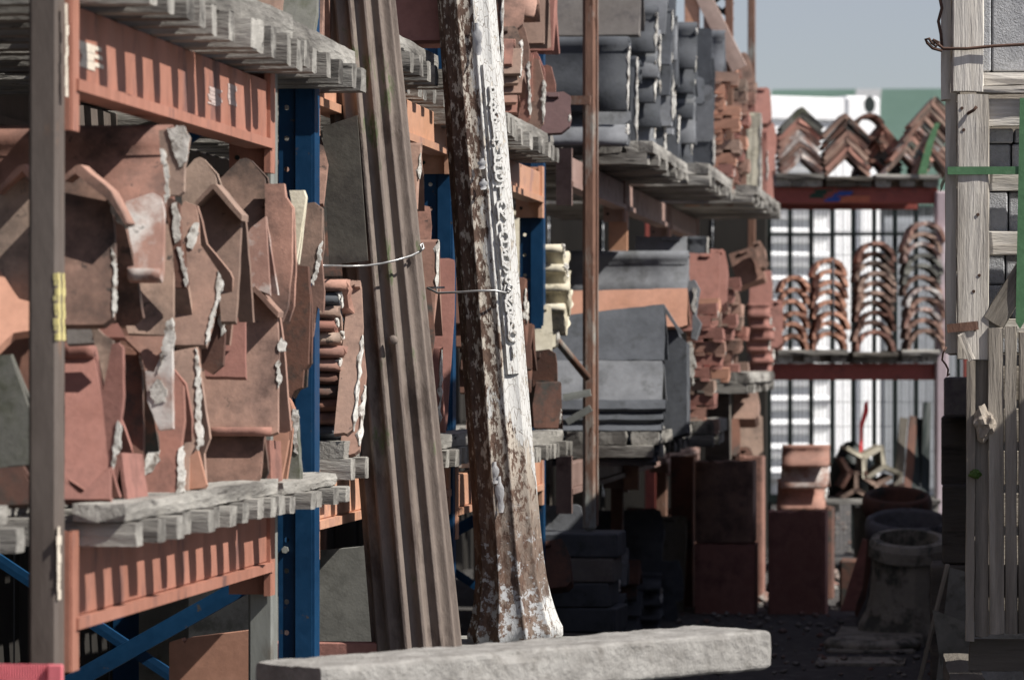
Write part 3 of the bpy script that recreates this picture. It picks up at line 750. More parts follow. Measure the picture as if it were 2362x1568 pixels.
# --- first rank right of the post
fold(K2, [(380, 480), (505, 395), (740, 580), (772, 720), (785, 1100), (770, 1370), (700, 1422), (380, 1425)], terra_b, "brown gabled ridge tile with white mortar on its sloping edge", lean=26,
     hood=[(425, 420), (515, 345), (545, 340), (750, 520), (865, 735), (850, 752), (738, 585), (510, 398), (435, 455)], mort=([(735, 555), (790, 590), (860, 680), (905, 745), (850, 770), (790, 720), (750, 640)], [(755, 900), (785, 960), (790, 1300), (765, 1370), (770, 1100)]), X=-1.62, hood_out=.055)
near('roll', 398, 288, 560, .54, terra_b, "large roll-top ridge tile lying across the top of the near heap", False, hw=.13, t=.024, X=-1.63)
fold(K2, [(1075, 110), (1240, 80), (1285, 150), (1250, 350), (1245, 520), (1215, 548), (1150, 545), (1135, 380), (1085, 220)], terra, "broken ridge tile end capped with grey mortar beside the roll-top tile", lean=6, mort=([(1130, 92), (1240, 76), (1290, 150), (1272, 240), (1248, 352), (1215, 355), (1185, 290), (1165, 190)], [(1085, 230), (1115, 240), (1150, 420), (1150, 560), (1115, 600), (1125, 470), (1095, 330)]), y=8.02, back=False)
fold(K2, [(850, 590), (1040, 530), (1095, 560), (1112, 640), (1105, 1050), (1090, 1115), (868, 1115), (862, 950), (885, 850), (858, 700)], terra_w, "white-stained tile with a dark rounded lower lip under the roll-top tile", lean=22, y=7.88, roll=((872, 1085), (1086, 1085), .012), back=False)
fold(K2, [(780, 720), (1165, 600), (1178, 900), (1172, 1470), (1150, 1498), (870, 1482), (850, 1420), (780, 1420)], terra_b, "smooth brown ridge tile directly under the white-stained tile", lean=24, mort=([(1150, 1400), (1172, 1380), (1180, 1520), (1150, 1560), (1130, 1500)],), X=-1.62)
fold(K2, [(1110, 580), (1165, 570), (1215, 600), (1230, 880), (1275, 1130), (1262, 1175), (1190, 1172), (1170, 900)], terra_d, "dark thin ridge tile edge crusted with grey mortar", lean=8, mort=([(1168, 605), (1200, 590), (1222, 700), (1222, 850), (1190, 872), (1170, 760)], [(1200, 900), (1225, 900), (1276, 1130), (1260, 1165)]), y=8.2, back=False)
# --- lower left, beside the post
fold(K3, [(440, 330), (640, 335), (720, 830), (742, 1080), (552, 1262), (530, 1252), (440, 1175)], terra_r, "red roll-top ridge tile with a deep dark hollow beside the brown post", lean=30, y=7.72, roll=((430, 300), (640, 295), .017))
fold(K3, [(430, 1170), (530, 1255), (552, 1262), (745, 1085), (748, 1300), (430, 1302)], terra_r, "red V-edged ridge tile lying lowest beside the brown post", lean=35, y=7.56)
fold(K3, [(615, 130), (640, 125), (700, 185), (765, 225), (752, 400), (722, 600), (700, 560), (650, 290)], terra_b, "narrow buff tile edge above the red hollow tile", lean=5, y=7.72, back=False)
fold(K3, [(455, 120), (600, 118), (640, 130), (640, 240), (455, 250)], slate_b, "dark greyish tile tucked over the red roll", lean=15, y=7.8, back=False)
fold(K3, [(640, 115), (800, 110), (850, 205), (640, 205)], terra_r, "small red tile below the brown gabled tile", lean=20, y=7.8, back=False)
fold(K3, [(640, 260), (700, 560), (760, 250), (800, 240), (832, 275), (836, 600), (810, 840), (765, 1080), (748, 1300), (728, 1300), (735, 1090), (700, 700)], terra_r, "pink red ridge tile edge-on beside the red hollow tile", lean=4, y=7.66, back=False, mort=([(800, 770), (825, 830), (820, 960), (780, 1010), (755, 1290), (742, 1290), (765, 950)],))
fold(K3, [(745, 1300), (800, 985), (822, 985), (866, 1302), (842, 1302), (812, 1080), (765, 1302)], terra_r, "red A-shaped ridge tile end standing on the pallet edge", lean=2, y=7.75, thick=.2, back=False)
fold(K3, [(800, 250), (835, 265), (950, 312), (962, 420), (972, 1062), (870, 1085), (815, 800)], terra_d, "dark red ridge tile face with a thick white mortar seam", lean=20, mort=([(935, 240), (990, 205), (1022, 270), (988, 410), (955, 412)],), y=7.98)
fold(K3, [(760, 1090), (905, 1100), (960, 1290), (760, 1300)], terra_b, "brown tile foot between the A-shaped end and the mortar seam", lean=20, y=8.02, back=False)
fold(K3, [(830, 195), (1125, 195), (1145, 300), (1080, 425), (985, 440), (950, 310)], terra, "pinkish ridge tile over the grey cement-smeared tile", lean=26, y=8.0, back=False)
fold(K3, [(985, 430), (1045, 440), (1130, 240), (1165, 225), (1172, 820), (1080, 832), (1000, 640)], terra_w, "cement-smeared grey and white tile in the middle of the heap", lean=6, y=7.98, back=False, mort=([(1130, 90), (1168, 80), (1182, 240), (1150, 300), (1110, 330), (1070, 450), (1090, 340)], [(1010, 560), (1070, 480), (1130, 560), (1120, 640), (1050, 660)]))
fold(K3, [(960, 640), (1075, 835), (1172, 830), (1172, 420), (1242, 520), (1252, 760), (1232, 900), (1200, 1272), (1045, 1295), (985, 1250)], terra, "terracotta ridge tile with a clipped shoulder low in the near heap", lean=20, y=8.12, mort=([(975, 840), (1050, 790), (1085, 1040), (1040, 1105), (965, 1150), (935, 1290), (900, 1235), (955, 1105), (1000, 1005)], [(1215, 960), (1246, 935), (1252, 1252), (1198, 1266)]))
fold(K3, [(1170, 300), (1330, 270), (1345, 900), (1292, 1005), (1278, 1240), (1245, 1240), (1255, 520), (1170, 420)], terra, "plain terracotta tile leaning behind the clipped-shoulder ridge tile", lean=18, mort=([(1328, 275), (1352, 400), (1375, 930), (1338, 972), (1328, 700)],), y=8.24)
fold(K3, [(1275, 1025), (1340, 965), (1400, 1200), (1385, 1222), (1280, 1235)], terra_o, "broken orange tile corner on the pallet", lean=10, y=8.25, back=False)
# --- middle ranks
fold(K2, [(1235, 400), (1320, 302), (1350, 290), (1380, 305), (1455, 400), (1520, 700), (1235, 700)], terra_b, "pointed buff tile, left one of the pair of peaks", lean=20, X=-1.68, y=8.75)
fold(K2, [(1455, 470), (1630, 302), (1665, 294), (1700, 312), (1795, 425), (1815, 760), (1700, 790), (1455, 700)], terra_b, "pointed buff tile, right one of the pair of peaks", lean=20, X=-1.68, y=9.2)
fold(K2, [(1440, 415), (1530, 412), (1530, 470), (1440, 470)], terra_d, "dark tile top showing between the two buff peaks", lean=10, y=9.3, back=False)
fold(K2, [(1180, 700), (1250, 590), (1330, 620), (1345, 720), (1352, 870), (1480, 1060), (1492, 1100), (1440, 1400), (1395, 1562), (1185, 1562), (1190, 1190), (1275, 1172), (1262, 900)], terra, "broad pink ridge tile with crumbling mortar below the sharp pointed hood", lean=24, y=8.42,
     mort=([(1478, 1060), (1512, 1150), (1492, 1230), (1440, 1420), (1405, 1560), (1398, 1480), (1460, 1270), (1468, 1180)], [(1300, 750), (1345, 730), (1350, 800), (1300, 910), (1268, 900), (1275, 810)]))
fold(K2, [(1330, 612), (1440, 498), (1635, 716), (1618, 1100), (1598, 1402), (1500, 1402), (1470, 1050), (1340, 870)], terra, "gabled ridge tile with a sharp pointed hood in the middle of the heap", lean=20, y=8.62,
     hood=[(1318, 602), (1430, 478), (1462, 470), (1640, 680), (1638, 722), (1445, 505), (1335, 618)], hood_out=.06)
fold(K2, [(1500, 1360), (1660, 1380), (1665, 1780), (1390, 1775), (1375, 1560), (1490, 1480)], terra_r, "short red tile with an orange broken corner", lean=20, y=8.85, back=False)
fold(K2, [(1360, 1560), (1405, 1560), (1475, 1290), (1505, 1310), (1525, 1480), (1512, 1700), (1440, 1760), (1370, 1720)], terra_d, "dark split ridge tile end below the pointed hood", lean=3, y=8.66, back=False, mort=([(1470, 1290), (1500, 1300), (1525, 1480), (1500, 1500)],))
fold(K2, [(1630, 900), (1700, 770), (1800, 690), (1832, 1220), (1740, 1185), (1690, 1165), (1668, 1120)], terra_w, "pink slab with a white bloom between the hood and the tall tile", lean=16, y=9.0)
fold(K2, [(1795, 470), (1925, 468), (1935, 560), (1982, 632), (1980, 1000), (1952, 1300), (1912, 1400), (1890, 1390), (1830, 1220), (1798, 700)], terra_b, "tall brown tile with dark lichen and a notched corner", lean=8, y=9.15)
fold(K2, [(1962, 515), (2060, 513), (2076, 560), (2024, 900), (2005, 1012), (1985, 900), (1985, 640)], cream, "cream faced tile standing behind the tall brown tile", lean=6, y=9.4)
fold(K2, [(2080, 602), (2130, 595), (2185, 640), (2182, 900), (2140, 1100), (2090, 1142), (2085, 1042), (1990, 1020), (2030, 800)], terra_b, "outermost dark tile with a jagged edge overlapping the blue upright", lean=8, y=9.72, X=-1.55, mort=([(2165, 880), (2185, 860), (2170, 1000), (2130, 1160), (2105, 1130), (2140, 1060)],))
fold(K2, [(1985, 1020), (2088, 1030), (2104, 1300), (2095, 1560), (2090, 1690), (2060, 1730), (2050, 1850), (2000, 1870), (1965, 1930), (1890, 1870), (1885, 1390), (1950, 1300)], terra_d, "shaded brown tile with a stepped foot in front of the blue upright", lean=6, y=9.5)
fold(K2, [(2170, 880), (2200, 1200), (2192, 1350), (2150, 1300), (2122, 1500), (2090, 1562), (2100, 1250)], terra, "thin reddish tile sliver outermost in the near heap", lean=2, y=9.75, back=False)
# --- low right, beside the blue upright
fold(K2, [(1690, 1215), (1730, 1192), (1880, 1372), (1888, 1560), (1884, 2150), (1842, 2168), (1375, 2168), (1370, 1740), (1660, 1755), (1680, 1300)], terra, "biggest gabled ridge tile standing low beside the blue upright", lean=15, y=8.98,
     hood=[(1690, 1225), (1698, 1180), (1730, 1165), (1888, 1340), (1884, 1375), (1725, 1205)], hood_out=.05, mort=([(1880, 1560), (1905, 1510), (1945, 1550), (1935, 1600), (1895, 1610)], [(1872, 1680), (1892, 1660), (1912, 1790), (1882, 1850)]), roll=((1380, 2150), (1842, 2150), .010))
fold(K3, [(1340, 870), (1400, 860), (1790, 875), (1765, 1130), (1702, 1222), (1400, 1228), (1395, 1190)], terra_b, "blotchy ridge tile under the biggest gabled tile", lean=30, y=8.95)
fold(K3, [(1745, 1225), (1800, 900), (1830, 900), (1840, 1225), (1815, 1225), (1805, 1040), (1765, 1225)], terra, "small A-shaped tile end beside the blotchy ridge tile", lean=2, y=9.1, thick=.15, back=False)
fold(K3, [(1858, 570), (1900, 560), (1965, 630), (1988, 690), (1942, 1000), (1905, 1175), (1850, 1170)], terra_o, "orange pink ridge tile beside the blue upright", lean=10, y=9.3, mort=([(1985, 690), (2020, 695), (2030, 800), (2000, 850), (1985, 780)],))
fold(K3, [(1965, 760), (2015, 700), (2035, 1165), (1905, 1170), (1945, 1000)], slate_g, "olive stained tile end at the pallet corner", lean=4, y=9.42, mort=([(1985, 820), (2010, 810), (2020, 1000), (1990, 980)],))
# filler pieces deeper in the heap, in the shade behind the front rank
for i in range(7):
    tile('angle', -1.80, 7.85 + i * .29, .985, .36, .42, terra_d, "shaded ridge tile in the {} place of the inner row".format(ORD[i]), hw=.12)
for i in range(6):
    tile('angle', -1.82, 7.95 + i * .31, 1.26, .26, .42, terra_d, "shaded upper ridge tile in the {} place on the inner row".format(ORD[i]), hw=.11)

# upper level, rack A: bases of grey tiles just in frame
for i, (px, L) in enumerate(((560, .3), (640, .3), (715, .25))):
    near('flat', px, -160, 62 if i == 0 else 40 + i * 40, L, slate_g if i != 1 else terra_b, ("olive grey slab on the two thick board stumps", "brown slab on the upper pallet above the red beam", "olive slab standing at the end of the upper pallet")[i], X=-1.63, t=.03)
near('angle', 760, -160, 100, .25, terra_b, "brown ridge tile cut by the top of the picture beside the fluted pilaster", False, X=-1.66)

# ================================================================ BAYS BEHIND THE COLUMNS
stack('wave', 802, 645, 1048, 12, .30, [terra_d, terra, terra_b, slate], "dark-edged pantile, {} in the tall stack beside the blue upright", X=-1.60, h=.075, mortar=.5, hw=.09, t=.02)
for i, (px, pt_, pb_) in enumerate(((815, 640, 1000), (828, 780, 1045))):
    near('flat', px, pt_, pb_, .05, terra, ("thin red tile edge behind the pantile stack, upper one", "thin red tile edge behind the pantile stack, lower one")[i], True, X=-1.56)
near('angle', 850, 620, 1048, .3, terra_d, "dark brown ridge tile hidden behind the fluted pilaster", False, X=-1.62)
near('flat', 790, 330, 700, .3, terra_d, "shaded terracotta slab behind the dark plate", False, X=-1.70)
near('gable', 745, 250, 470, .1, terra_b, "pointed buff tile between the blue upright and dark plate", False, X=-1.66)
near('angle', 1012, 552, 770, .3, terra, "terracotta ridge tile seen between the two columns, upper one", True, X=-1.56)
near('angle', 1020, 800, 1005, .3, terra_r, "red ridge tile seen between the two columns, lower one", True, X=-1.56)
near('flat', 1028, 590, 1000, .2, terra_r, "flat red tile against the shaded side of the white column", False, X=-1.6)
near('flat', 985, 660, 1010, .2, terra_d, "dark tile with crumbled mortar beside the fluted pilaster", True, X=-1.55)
near('angle', 972, 330, 480, .2, terra, "thin terracotta ridge tile under the upper orange beam", True, X=-1.6)
near('flat', 985, 470, 620, .25, terra_b, "sooty tile with black spots beside the second blue upright", False, X=-1.68)
near('flat', 958, -120, 70, .3, terra, "tall terracotta tile resting on the middle upper pallet", False, X=-1.56)
near('angle', 1066, -160, 100, .32, terra_r, "large red ridge tile with an open A-shaped end above the white column", False, X=-1.44, hw=.11, t=.022)
near('flat', 1010, -120, 60, .2, terra_b, "brown tile with a grey mortar streak on the middle upper pallet", True, X=-1.52)

# upper pallet past the white column: terracotta plain and ridge tiles
stack('angle', 1200, 90, 262, 6, .22, [terra, terra_b], "short terracotta ridge tile, {} in the pile beside the white column", X=-1.54, h=.09, mortar=.6, hw=.07)
near('flat', 1205, -80, 66, .16, terra_b, "broad pinkish tile standing on the pile beside the white column", False, X=-1.54)
near('flat', 1200, 55, 165, .14, terra_b, "dark-rimmed tile with a white mortar corner", True, X=-1.535)
near('angle', 1160, -60, 240, .05, terra_d, "thin dark ridge tile edge hugging the white column", True, X=-1.50, hw=.04)
for i, px in enumerate((1222, 1240, 1252, 1268)):
    stack('flat', px, 60 + i * 30, 285 + i * 8, 2, .11, [terra, terra_r], ("upright terracotta tile, {} in the first rank past the pile", "upright terracotta tile, {} in the second rank past the pile",
          "upright terracotta tile, {} in the third rank past the pile", "upright terracotta tile, {} in the fourth rank past the pile")[i], X=-1.53, mortar=.7, h=.24)
near('angle', 1262, -90, 105, .14, terra, "large terracotta ridge tile with a dark hollow at the top edge", False, X=-1.53, hw=.1)
near('roll', 1240, -60, 40, .14, terra, "terracotta roll-top tile with a dark lip at the top edge", False, X=-1.53)
near('angle', 1284, -60, 120, .1, terra_r, "outermost terracotta ridge tile next to the grey tiles", False, X=-1.52, hw=.08)
near('flat', 1312, 208, 306, .13, M("plum_clay", (.14, .085, .085), (.18, .115, .115), 6), "plum coloured tile hanging over the end of the dark pallet", True, X=-1.44)
# lower pallet past the white column
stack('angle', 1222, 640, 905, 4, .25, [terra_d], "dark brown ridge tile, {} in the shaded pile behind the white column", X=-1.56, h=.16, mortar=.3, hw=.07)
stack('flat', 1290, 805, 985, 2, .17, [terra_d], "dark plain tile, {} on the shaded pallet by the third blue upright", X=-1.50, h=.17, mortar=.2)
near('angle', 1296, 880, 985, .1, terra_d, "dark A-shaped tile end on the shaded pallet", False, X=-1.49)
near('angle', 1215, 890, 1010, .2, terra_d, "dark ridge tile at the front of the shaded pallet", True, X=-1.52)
stack('wave', 1312, 565, 760, 4, .16, [cream], "cream glazed tile, {} in the stack behind the third blue upright", X=-1.56, h=.10, mortar=.6, hw=.09, t=.022)
near('flat', 1285, 560, 800, .06, cream, "cream tile standing on edge against the third blue upright", True, X=-1.60)
near('flat', 1262, 700, 960, .08, cream, "pale cream slab edge below the cream glazed tiles", True, X=-1.60)
near('flat', 1208, 480, 690, .1, cream, "pale buff slab seen through the gap behind the white column", False, X=-1.75)

# ================================================================ RACK C: GREY TILES
X = -1.42
near('angle', 1482, -150, 86, .52, slate_b, "large brownish grey ridge tile at the top above the grey roll-top tile", False, X=X, hw=.14, t=.03)
near('roll', 1452, 84, 256, .46, slate, "big dark grey roll-top ridge tile behind the rusty pole", True, X=X, hw=.10, t=.025)
near('flat', 1452, 245, 290, .40, slate_l, "narrow grey tile between the roll-top tile and the half round", False, X=X)
near('half', 1450, 288, 336, .42, slate_l, "grey half round tile lying on the plank ends", True, X=X, hw=.08)
near('angle', 1470, 130, 332, .06, slate, "thin grey ridge tile end edged with mortar", True, X=-1.41, hw=.05)
near('roll', 1505, 200, 336, .20, slate_g, "olive grey roll-top tile next to the plank ends", False, X=-1.40)
near('half', 1478, 140, 190, .2, slate, "grey half round tile tucked under the brownish ridge tile", False, X=-1.41, hw=.08)
labs = ("grey ridge tile, {} in the first tall stack", "grey ridge tile, {} in the second tall stack", "grey ridge tile, {} in the third tall stack", "grey ridge tile, {} in the fourth tall stack", "grey ridge tile, {} in the fifth tall stack")
for i, (px, pt_, pb_, n, kd) in enumerate(((1520, 12, 352, 5, 'roll'), (1545, -50, 362, 5, 'angle'), (1562, -20, 370, 6, 'angle'), (1605, 52, 388, 5, 'roll'), (1648, 66, 392, 4, 'flat'))):
    stack(kd, px, pt_, pb_, n, .34, [slate, slate_l, slate], labs[i], X=-1.36 if i < 3 else -1.31, mortar=.75, hw=.07 if kd == 'angle' else .085, tilt=.03, t=.018)
near('roll', 1672, 70, 195, .2, slate, "outermost grey roll-top tile at the top of the tall stacks", False, X=-1.30)
near('flat', 1625, 175, 240, .12, slate, "dark grey tile wedged in the fourth tall stack", False, X=-1.29)
# small red tiles, upper level
for i, (px, pt_, pb_, n) in enumerate(((1690, 170, 410, 9), (1712, 160, 425, 10), (1735, 190, 430, 9))):
    stack('block', px, pt_, pb_, n, .14, [terra_r, terra, terra_o, terra_b], ("small red fitting, {} in the first stepped column by the sky", "small red fitting, {} in the second stepped column by the sky", "small red fitting, {} in the third stepped column by the sky")[i], X=-1.25, mortar=.25, hw=.07, tilt=.10, h=.068, jx=.045)
near('flat', 1715, 125, 195, .12, terra_b, "brown tile leaning on top of the red fittings", False, X=-1.24, rot=(0, R(-14), 0), t=.04)
near('flat', 1742, 112, 190, .09, terra_b, "second brown tile leaning against the sky above the red fittings", False, X=-1.23, rot=(0, R(-14), 0), t=.04)
near('flat', 1779, 198, 285, .115, terra_r, "glossy red collar tile highest on the last upper pallet", False, X=-1.17, t=.05)
near('flat', 1788, 278, 395, .15, terra_r, "glossy red collar tile with a round dent below the highest one", False, X=-1.16, t=.05)
near('flat', 1783, 390, 470, .11, terra_r, "glossy red collar tile lowest on the last upper pallet", False, X=-1.15, t=.05)
near('angle', 1755, 260, 470, .08, cream, "splintered pale tile edge in front of the red collars", True, X=-1.19, hw=.04)
near('angle', 1770, 300, 465, .06, terra_r, "narrow red tile edge in front of the red collars", True, X=-1.18, hw=.04)

# lower level of rack C
X = -1.36
near('roll', 1590, 578, 690, .60, slate_l, "long pale grey roll-top ridge tile over the orange slab", False, X=-1.30, hw=.10, t=.025)
def cz(pts): return [(x * .3012 + 1227.7, y * .3012 + 425) for x, y in pts]
def slabc(pts, y, lean, mat, label, thick=.025, back=True, mort=()):
    o = wing(cz(pts), y, R(lean), thick, mat, "angle_ridge_tile", None, back, amt=1.0); tag(o, label, "roof tile")
    for mp_ in mort:
        wing(cz(mp_), y - .01, R(3), .03, mortar_m, "mortar", o, amt=4, step=8)
slabc([(150, 820), (1182, 795), (1185, 1075), (1140, 1090), (150, 1090)], 17.75, 30, terra_o, "smooth bright orange ridge slab between two grey ridge tiles")
slabc([(150, 1015), (1000, 918), (1012, 1000), (1005, 1342), (150, 1347)], 17.35, 28, slate, "wide dark grey ridge tile with a slanting top edge")
slabc([(992, 918), (1005, 918), (1152, 1140), (1128, 1152), (1015, 985), (1004, 1342), (985, 1342)], 17.58, 1, slate_l, "pale chevron end of the wide dark grey ridge tile", .03, False)
slabc([(150, 1347), (985, 1350), (1000, 1400), (990, 1660), (150, 1660)], 17.15, 38, slate_l, "pale speckled grey slab under the wide dark grey ridge tile")
for i in range(6):
    y0_ = 1650 + i * 82
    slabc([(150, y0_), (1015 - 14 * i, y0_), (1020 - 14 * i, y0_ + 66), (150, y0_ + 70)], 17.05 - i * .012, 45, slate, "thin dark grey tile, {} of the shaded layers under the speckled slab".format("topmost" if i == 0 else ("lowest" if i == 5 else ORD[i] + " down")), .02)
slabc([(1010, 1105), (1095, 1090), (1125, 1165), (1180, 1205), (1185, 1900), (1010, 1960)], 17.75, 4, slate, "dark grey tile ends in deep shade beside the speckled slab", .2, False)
slabc([(1195, 740), (1240, 730), (1275, 800), (1245, 1000), (1290, 1060), (1250, 1190), (1215, 1180), (1225, 1000), (1200, 900)], 18.3, 3, slate_l, "pale mortar-crusted grey tile edge next to the red tiles", .1, False, mort=([(1225, 790), (1262, 800), (1240, 980), (1220, 960)], [(1190, 1200), (1215, 1210), (1250, 1400), (1220, 1540), (1195, 1400)]))
for i, (px, pt_, pb_, n) in enumerate(((1570, 770, 1040, 5), (1588, 830, 1020, 4))):
    stack('angle', px, pt_, pb_, n, .1, [slate], ("narrow grey ridge tile end, {} beside the speckled slab", "narrow grey ridge tile end, {} nearest to the red tiles")[i], X=-1.33, mortar=.8, hw=.06, h=.13)
near('flat', 1620, 542, 700, .34, slate_l, "blue grey slab standing under the faded beam", False, X=-1.36, t=.03)
near('angle', 1632, 545, 700, .1, slate, "grey ridge tile end with white edges under the faded beam", True, X=-1.33, hw=.05)
near('flat', 1655, 580, 760, .16, terra_r, "pink red tile face beside the long pale grey tile", False, X=-1.25, t=.03)
near('flat', 1676, 572, 705, .09, terra_r, "red upright block tile with a sharp shadow line", False, X=-1.23, t=.09)
near('flat', 1765, 560, 640, .16, terra_b, "dark brown fitting tipped at an angle towards the fence", False, X=-1.16, rot=(0, R(-18), 0), t=.06)
near('flat', 1772, 548, 610, .05, terra_b, "small brown knob block on the tipped fitting", False, X=-1.14, rot=(0, R(-18), 0), t=.05)
for i, (px, pt_, pb_, n, mm) in enumerate(((1650, 700, 1000, 10, [terra_r, terra]), (1672, 690, 880, 6, [terra, terra_o]), (1700, 640, 870, 8, [terra_b, terra_r]), (1718, 650, 865, 8, [terra, terra_b]))):
    stack('block', px, pt_, pb_, n, .14, mm, ("small red tile, {} in the column beside the grey tile ends", "small orange tile, {} in the second red column", "sooty red tile, {} in the third red column", "mixed red tile, {} in the fourth red column")[i], X=-1.22, mortar=.3, hw=.07, tilt=.09, h=.066, jx=.045)
near('flat', 1780, 622, 715, .13, terra_r, "large red tile above the ribbed stack near the fence", False, X=-1.15, t=.03)
stack('roll', 1780, 700, 860, 6, .13, [terra_r], "red ribbed tile, {} in the stack near the fence", X=-1.15, h=.07, mortar=.5, hw=.05)
near('flat', 1805, 690, 800, .07, terra_r, "red fitting sticking out in front of the orange arches", False, X=-1.10, t=.05)
# below, on the ground beside the aisle
near('flat', 1760, 955, 1050, .16, terra_b, "hexagonal faced buff block low beside the mesh fence", False, X=-1.13, t=.1)
near('flat', 1748, 902, 965, .13, terra, "small terracotta vent block on top of the buff block", False, X=-1.14, t=.1)
near('flat', 1705, 965, 1050, .12, terra_d, "dark red block under the sunlit crumbling pallet", False, X=-1.2, t=.08)
near('flat', 1735, 1030, 1085, .1, terra_d, "dark arched block standing on the grey flue liner", False, X=-1.17, t=.08)

# ================================================================ SHADED STACKS ON THE GROUND UNDER RACK C
gz = lambda px, y: at(px, 829, y).x
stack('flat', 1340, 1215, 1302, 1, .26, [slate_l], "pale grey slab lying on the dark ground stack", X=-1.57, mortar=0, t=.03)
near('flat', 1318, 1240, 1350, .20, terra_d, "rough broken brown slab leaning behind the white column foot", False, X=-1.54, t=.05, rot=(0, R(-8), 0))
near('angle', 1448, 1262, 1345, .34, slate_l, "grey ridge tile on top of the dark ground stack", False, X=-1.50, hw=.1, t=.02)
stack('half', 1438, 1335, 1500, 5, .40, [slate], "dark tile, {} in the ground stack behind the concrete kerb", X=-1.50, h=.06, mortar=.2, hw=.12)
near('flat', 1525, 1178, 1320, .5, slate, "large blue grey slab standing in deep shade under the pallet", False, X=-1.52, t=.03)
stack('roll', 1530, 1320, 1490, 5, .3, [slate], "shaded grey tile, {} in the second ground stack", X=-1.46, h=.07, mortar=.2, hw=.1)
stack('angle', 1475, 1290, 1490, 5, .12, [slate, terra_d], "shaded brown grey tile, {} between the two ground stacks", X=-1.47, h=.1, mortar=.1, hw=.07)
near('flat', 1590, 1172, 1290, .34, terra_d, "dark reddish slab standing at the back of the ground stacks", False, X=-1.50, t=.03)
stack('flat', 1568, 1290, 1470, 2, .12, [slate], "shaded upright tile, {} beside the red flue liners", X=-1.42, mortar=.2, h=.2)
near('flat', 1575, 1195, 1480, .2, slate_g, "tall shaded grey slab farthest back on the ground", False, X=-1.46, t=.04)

# clay flue liners (square, open ended)
def flue(px0, py0, px1, py1, y, mat, label, dep=None, wall=.025, zb=None):
    a, b = at(px0, py1, y), at(px1, py0, y)
    z0 = a.z if zb is None else zb
    dep = dep or (b.x - a.x)
    e = empty("flue_liner", ((a.x + b.x) / 2, y + dep / 2, z0)); tag(e, label, "flue liner")
    W, H = b.x - a.x, b.z - z0
    V, F = [], []
    n = 10
    def ring(hw, hd, z, j=0):
        pts = []
        for k in range(4 * n):
            s, t = divmod(k, n); t = t / n
            c = ((-1, -1), (1, -1), (1, 1), (-1, 1))
            p, q = c[s], c[(s + 1) % 4]
            x, yy = (p[0] + (q[0] - p[0]) * t) * hw, (p[1] + (q[1] - p[1]) * t) * hd
            if t == 0: x *= .96; yy *= .96
            pts.append((x, yy, z + (rng.uniform(-.006, .003) if j else 0)))
        return pts
    for r_ in (ring(W / 2 - wall, dep / 2 - wall, 0), ring(W / 2, dep / 2, 0), ring(W / 2, dep / 2, H - .005, 1), ring(W / 2 - wall, dep / 2 - wall, H - .006, 1), ring(W / 2 - wall, dep / 2 - wall, 0)):
        V += r_
    m = 4 * n
    for i in range(4):
        for k in range(m): F.append((i * m + k, i * m + (k + 1) % m, (i + 1) * m + (k + 1) % m, (i + 1) * m + k))
    me = fixn(mesh("flue", V, F)); me.materials.append(mat)
    link("body", me, mat, e)
    return e
flue(1770, 1178, 1905, 1415, 20.3, terra_r, "dark red square flue liner standing alone in the aisle", zb=0, dep=.28)
flue(1600, 1252, 1742, 1415, 20.3, terra_r, "dark red square flue liner carrying the lichened one", zb=0, dep=.28)
a = at(1600, 1250, 20.3)
flue(1601, 1062, 1738, 1250, 20.3, terra_b, "lichened brown flue liner standing on top of another", zb=a.z, dep=.28)
flue(1545, 1050, 1600, 1420, 20.8, terra_d, "tall brown flue liner at the back under the pallet", zb=0, dep=.25)
flue(1700, 1050, 1760, 1420, 21.2, terra, "narrow terracotta flue liner behind the lichened one", zb=0, dep=.2)

# roll ridge tiles on a flue liner in the aisle, sunlit
e = flue(1795, 1170, 1920, 1420, 21.6, terra_d, "squat terracotta block under the sunlit roll ridge tiles", zb=0, dep=.3)
for i, (pa, pb_, x0, x1, mm) in enumerate(((1118, 1175, 1790, 1902, terra), (1062, 1122, 1798, 1908, terra_w), (1040, 1072, 1800, 1910, terra))):
    a, b = at(x0, pb_, 21.6), at(x1, pa, 21.6)
    tile('roll', b.x, 21.78, a.z, b.z - a.z + .03, b.x - a.x, mm, ("sunlit terracotta roll ridge tile, lowest of three near the fence", "lichen spotted roll ridge tile, middle of three near the fence", "sunlit roll ridge tile, top of three near the fence")[i], i == 0, hw=.15)

# ================================================================ CROSS RACK AT THE END OF THE AISLE
YR = 24.3
before = set(bpy.data.objects)
cr = empty("pallet_rack", (0, 0, 0)); tag(cr, "dark red pallet rack across the end of the aisle with ridge tiles and arches", "pallet rack")
x0, x1 = -2.3, at(2163, 800, YR).x
zt1, zt0 = at(2000, 432, YR).z, at(2000, 470, YR).z
zb1, zb0 = at(2000, 838, YR).z, at(2000, 876, YR).z
box("beam", x0, x1, YR, YR + .05, zt0, zt1, darkred, cr, .004)["label"] = "dark red upper beam with blue and green paint marks"
box("beam", x0, x1, YR, YR + .05, zb0, zb1, darkred, cr, .004)["label"] = "dark red lower beam"
box("beam", x0, x1, YR + .95, YR + 1.0, zt0, zt1, darkred, cr, .004); box("beam", x0, x1, YR + .95, YR + 1.0, zb0, zb1, darkred, cr, .004)
def splash(px0, py0, px1, py1, mat, skew):
    a, b = at(px0, py1, YR - .0015), at(px1, py0, YR - .0015)
    n = 5; V, F = [], []
    for k in range(n):
        z0_, z1_ = a.z + (b.z - a.z) * k / n, a.z + (b.z - a.z) * (k + 1) / n
        s = skew * (k / n)
        box_vf(a.x + s + rng.uniform(0, .02), b.x + s - rng.uniform(0, .03), YR - .002, YR - .0005, z0_, z1_, V, F)
    me = mesh("paint_mark", V, F); me.materials.append(mat); link("paint_mark", me, mat, cr)
splash(1860, 438, 1905, 458, M("dark_green_paint", (.02, .05, .035), (.03, .06, .045), 5), .05)
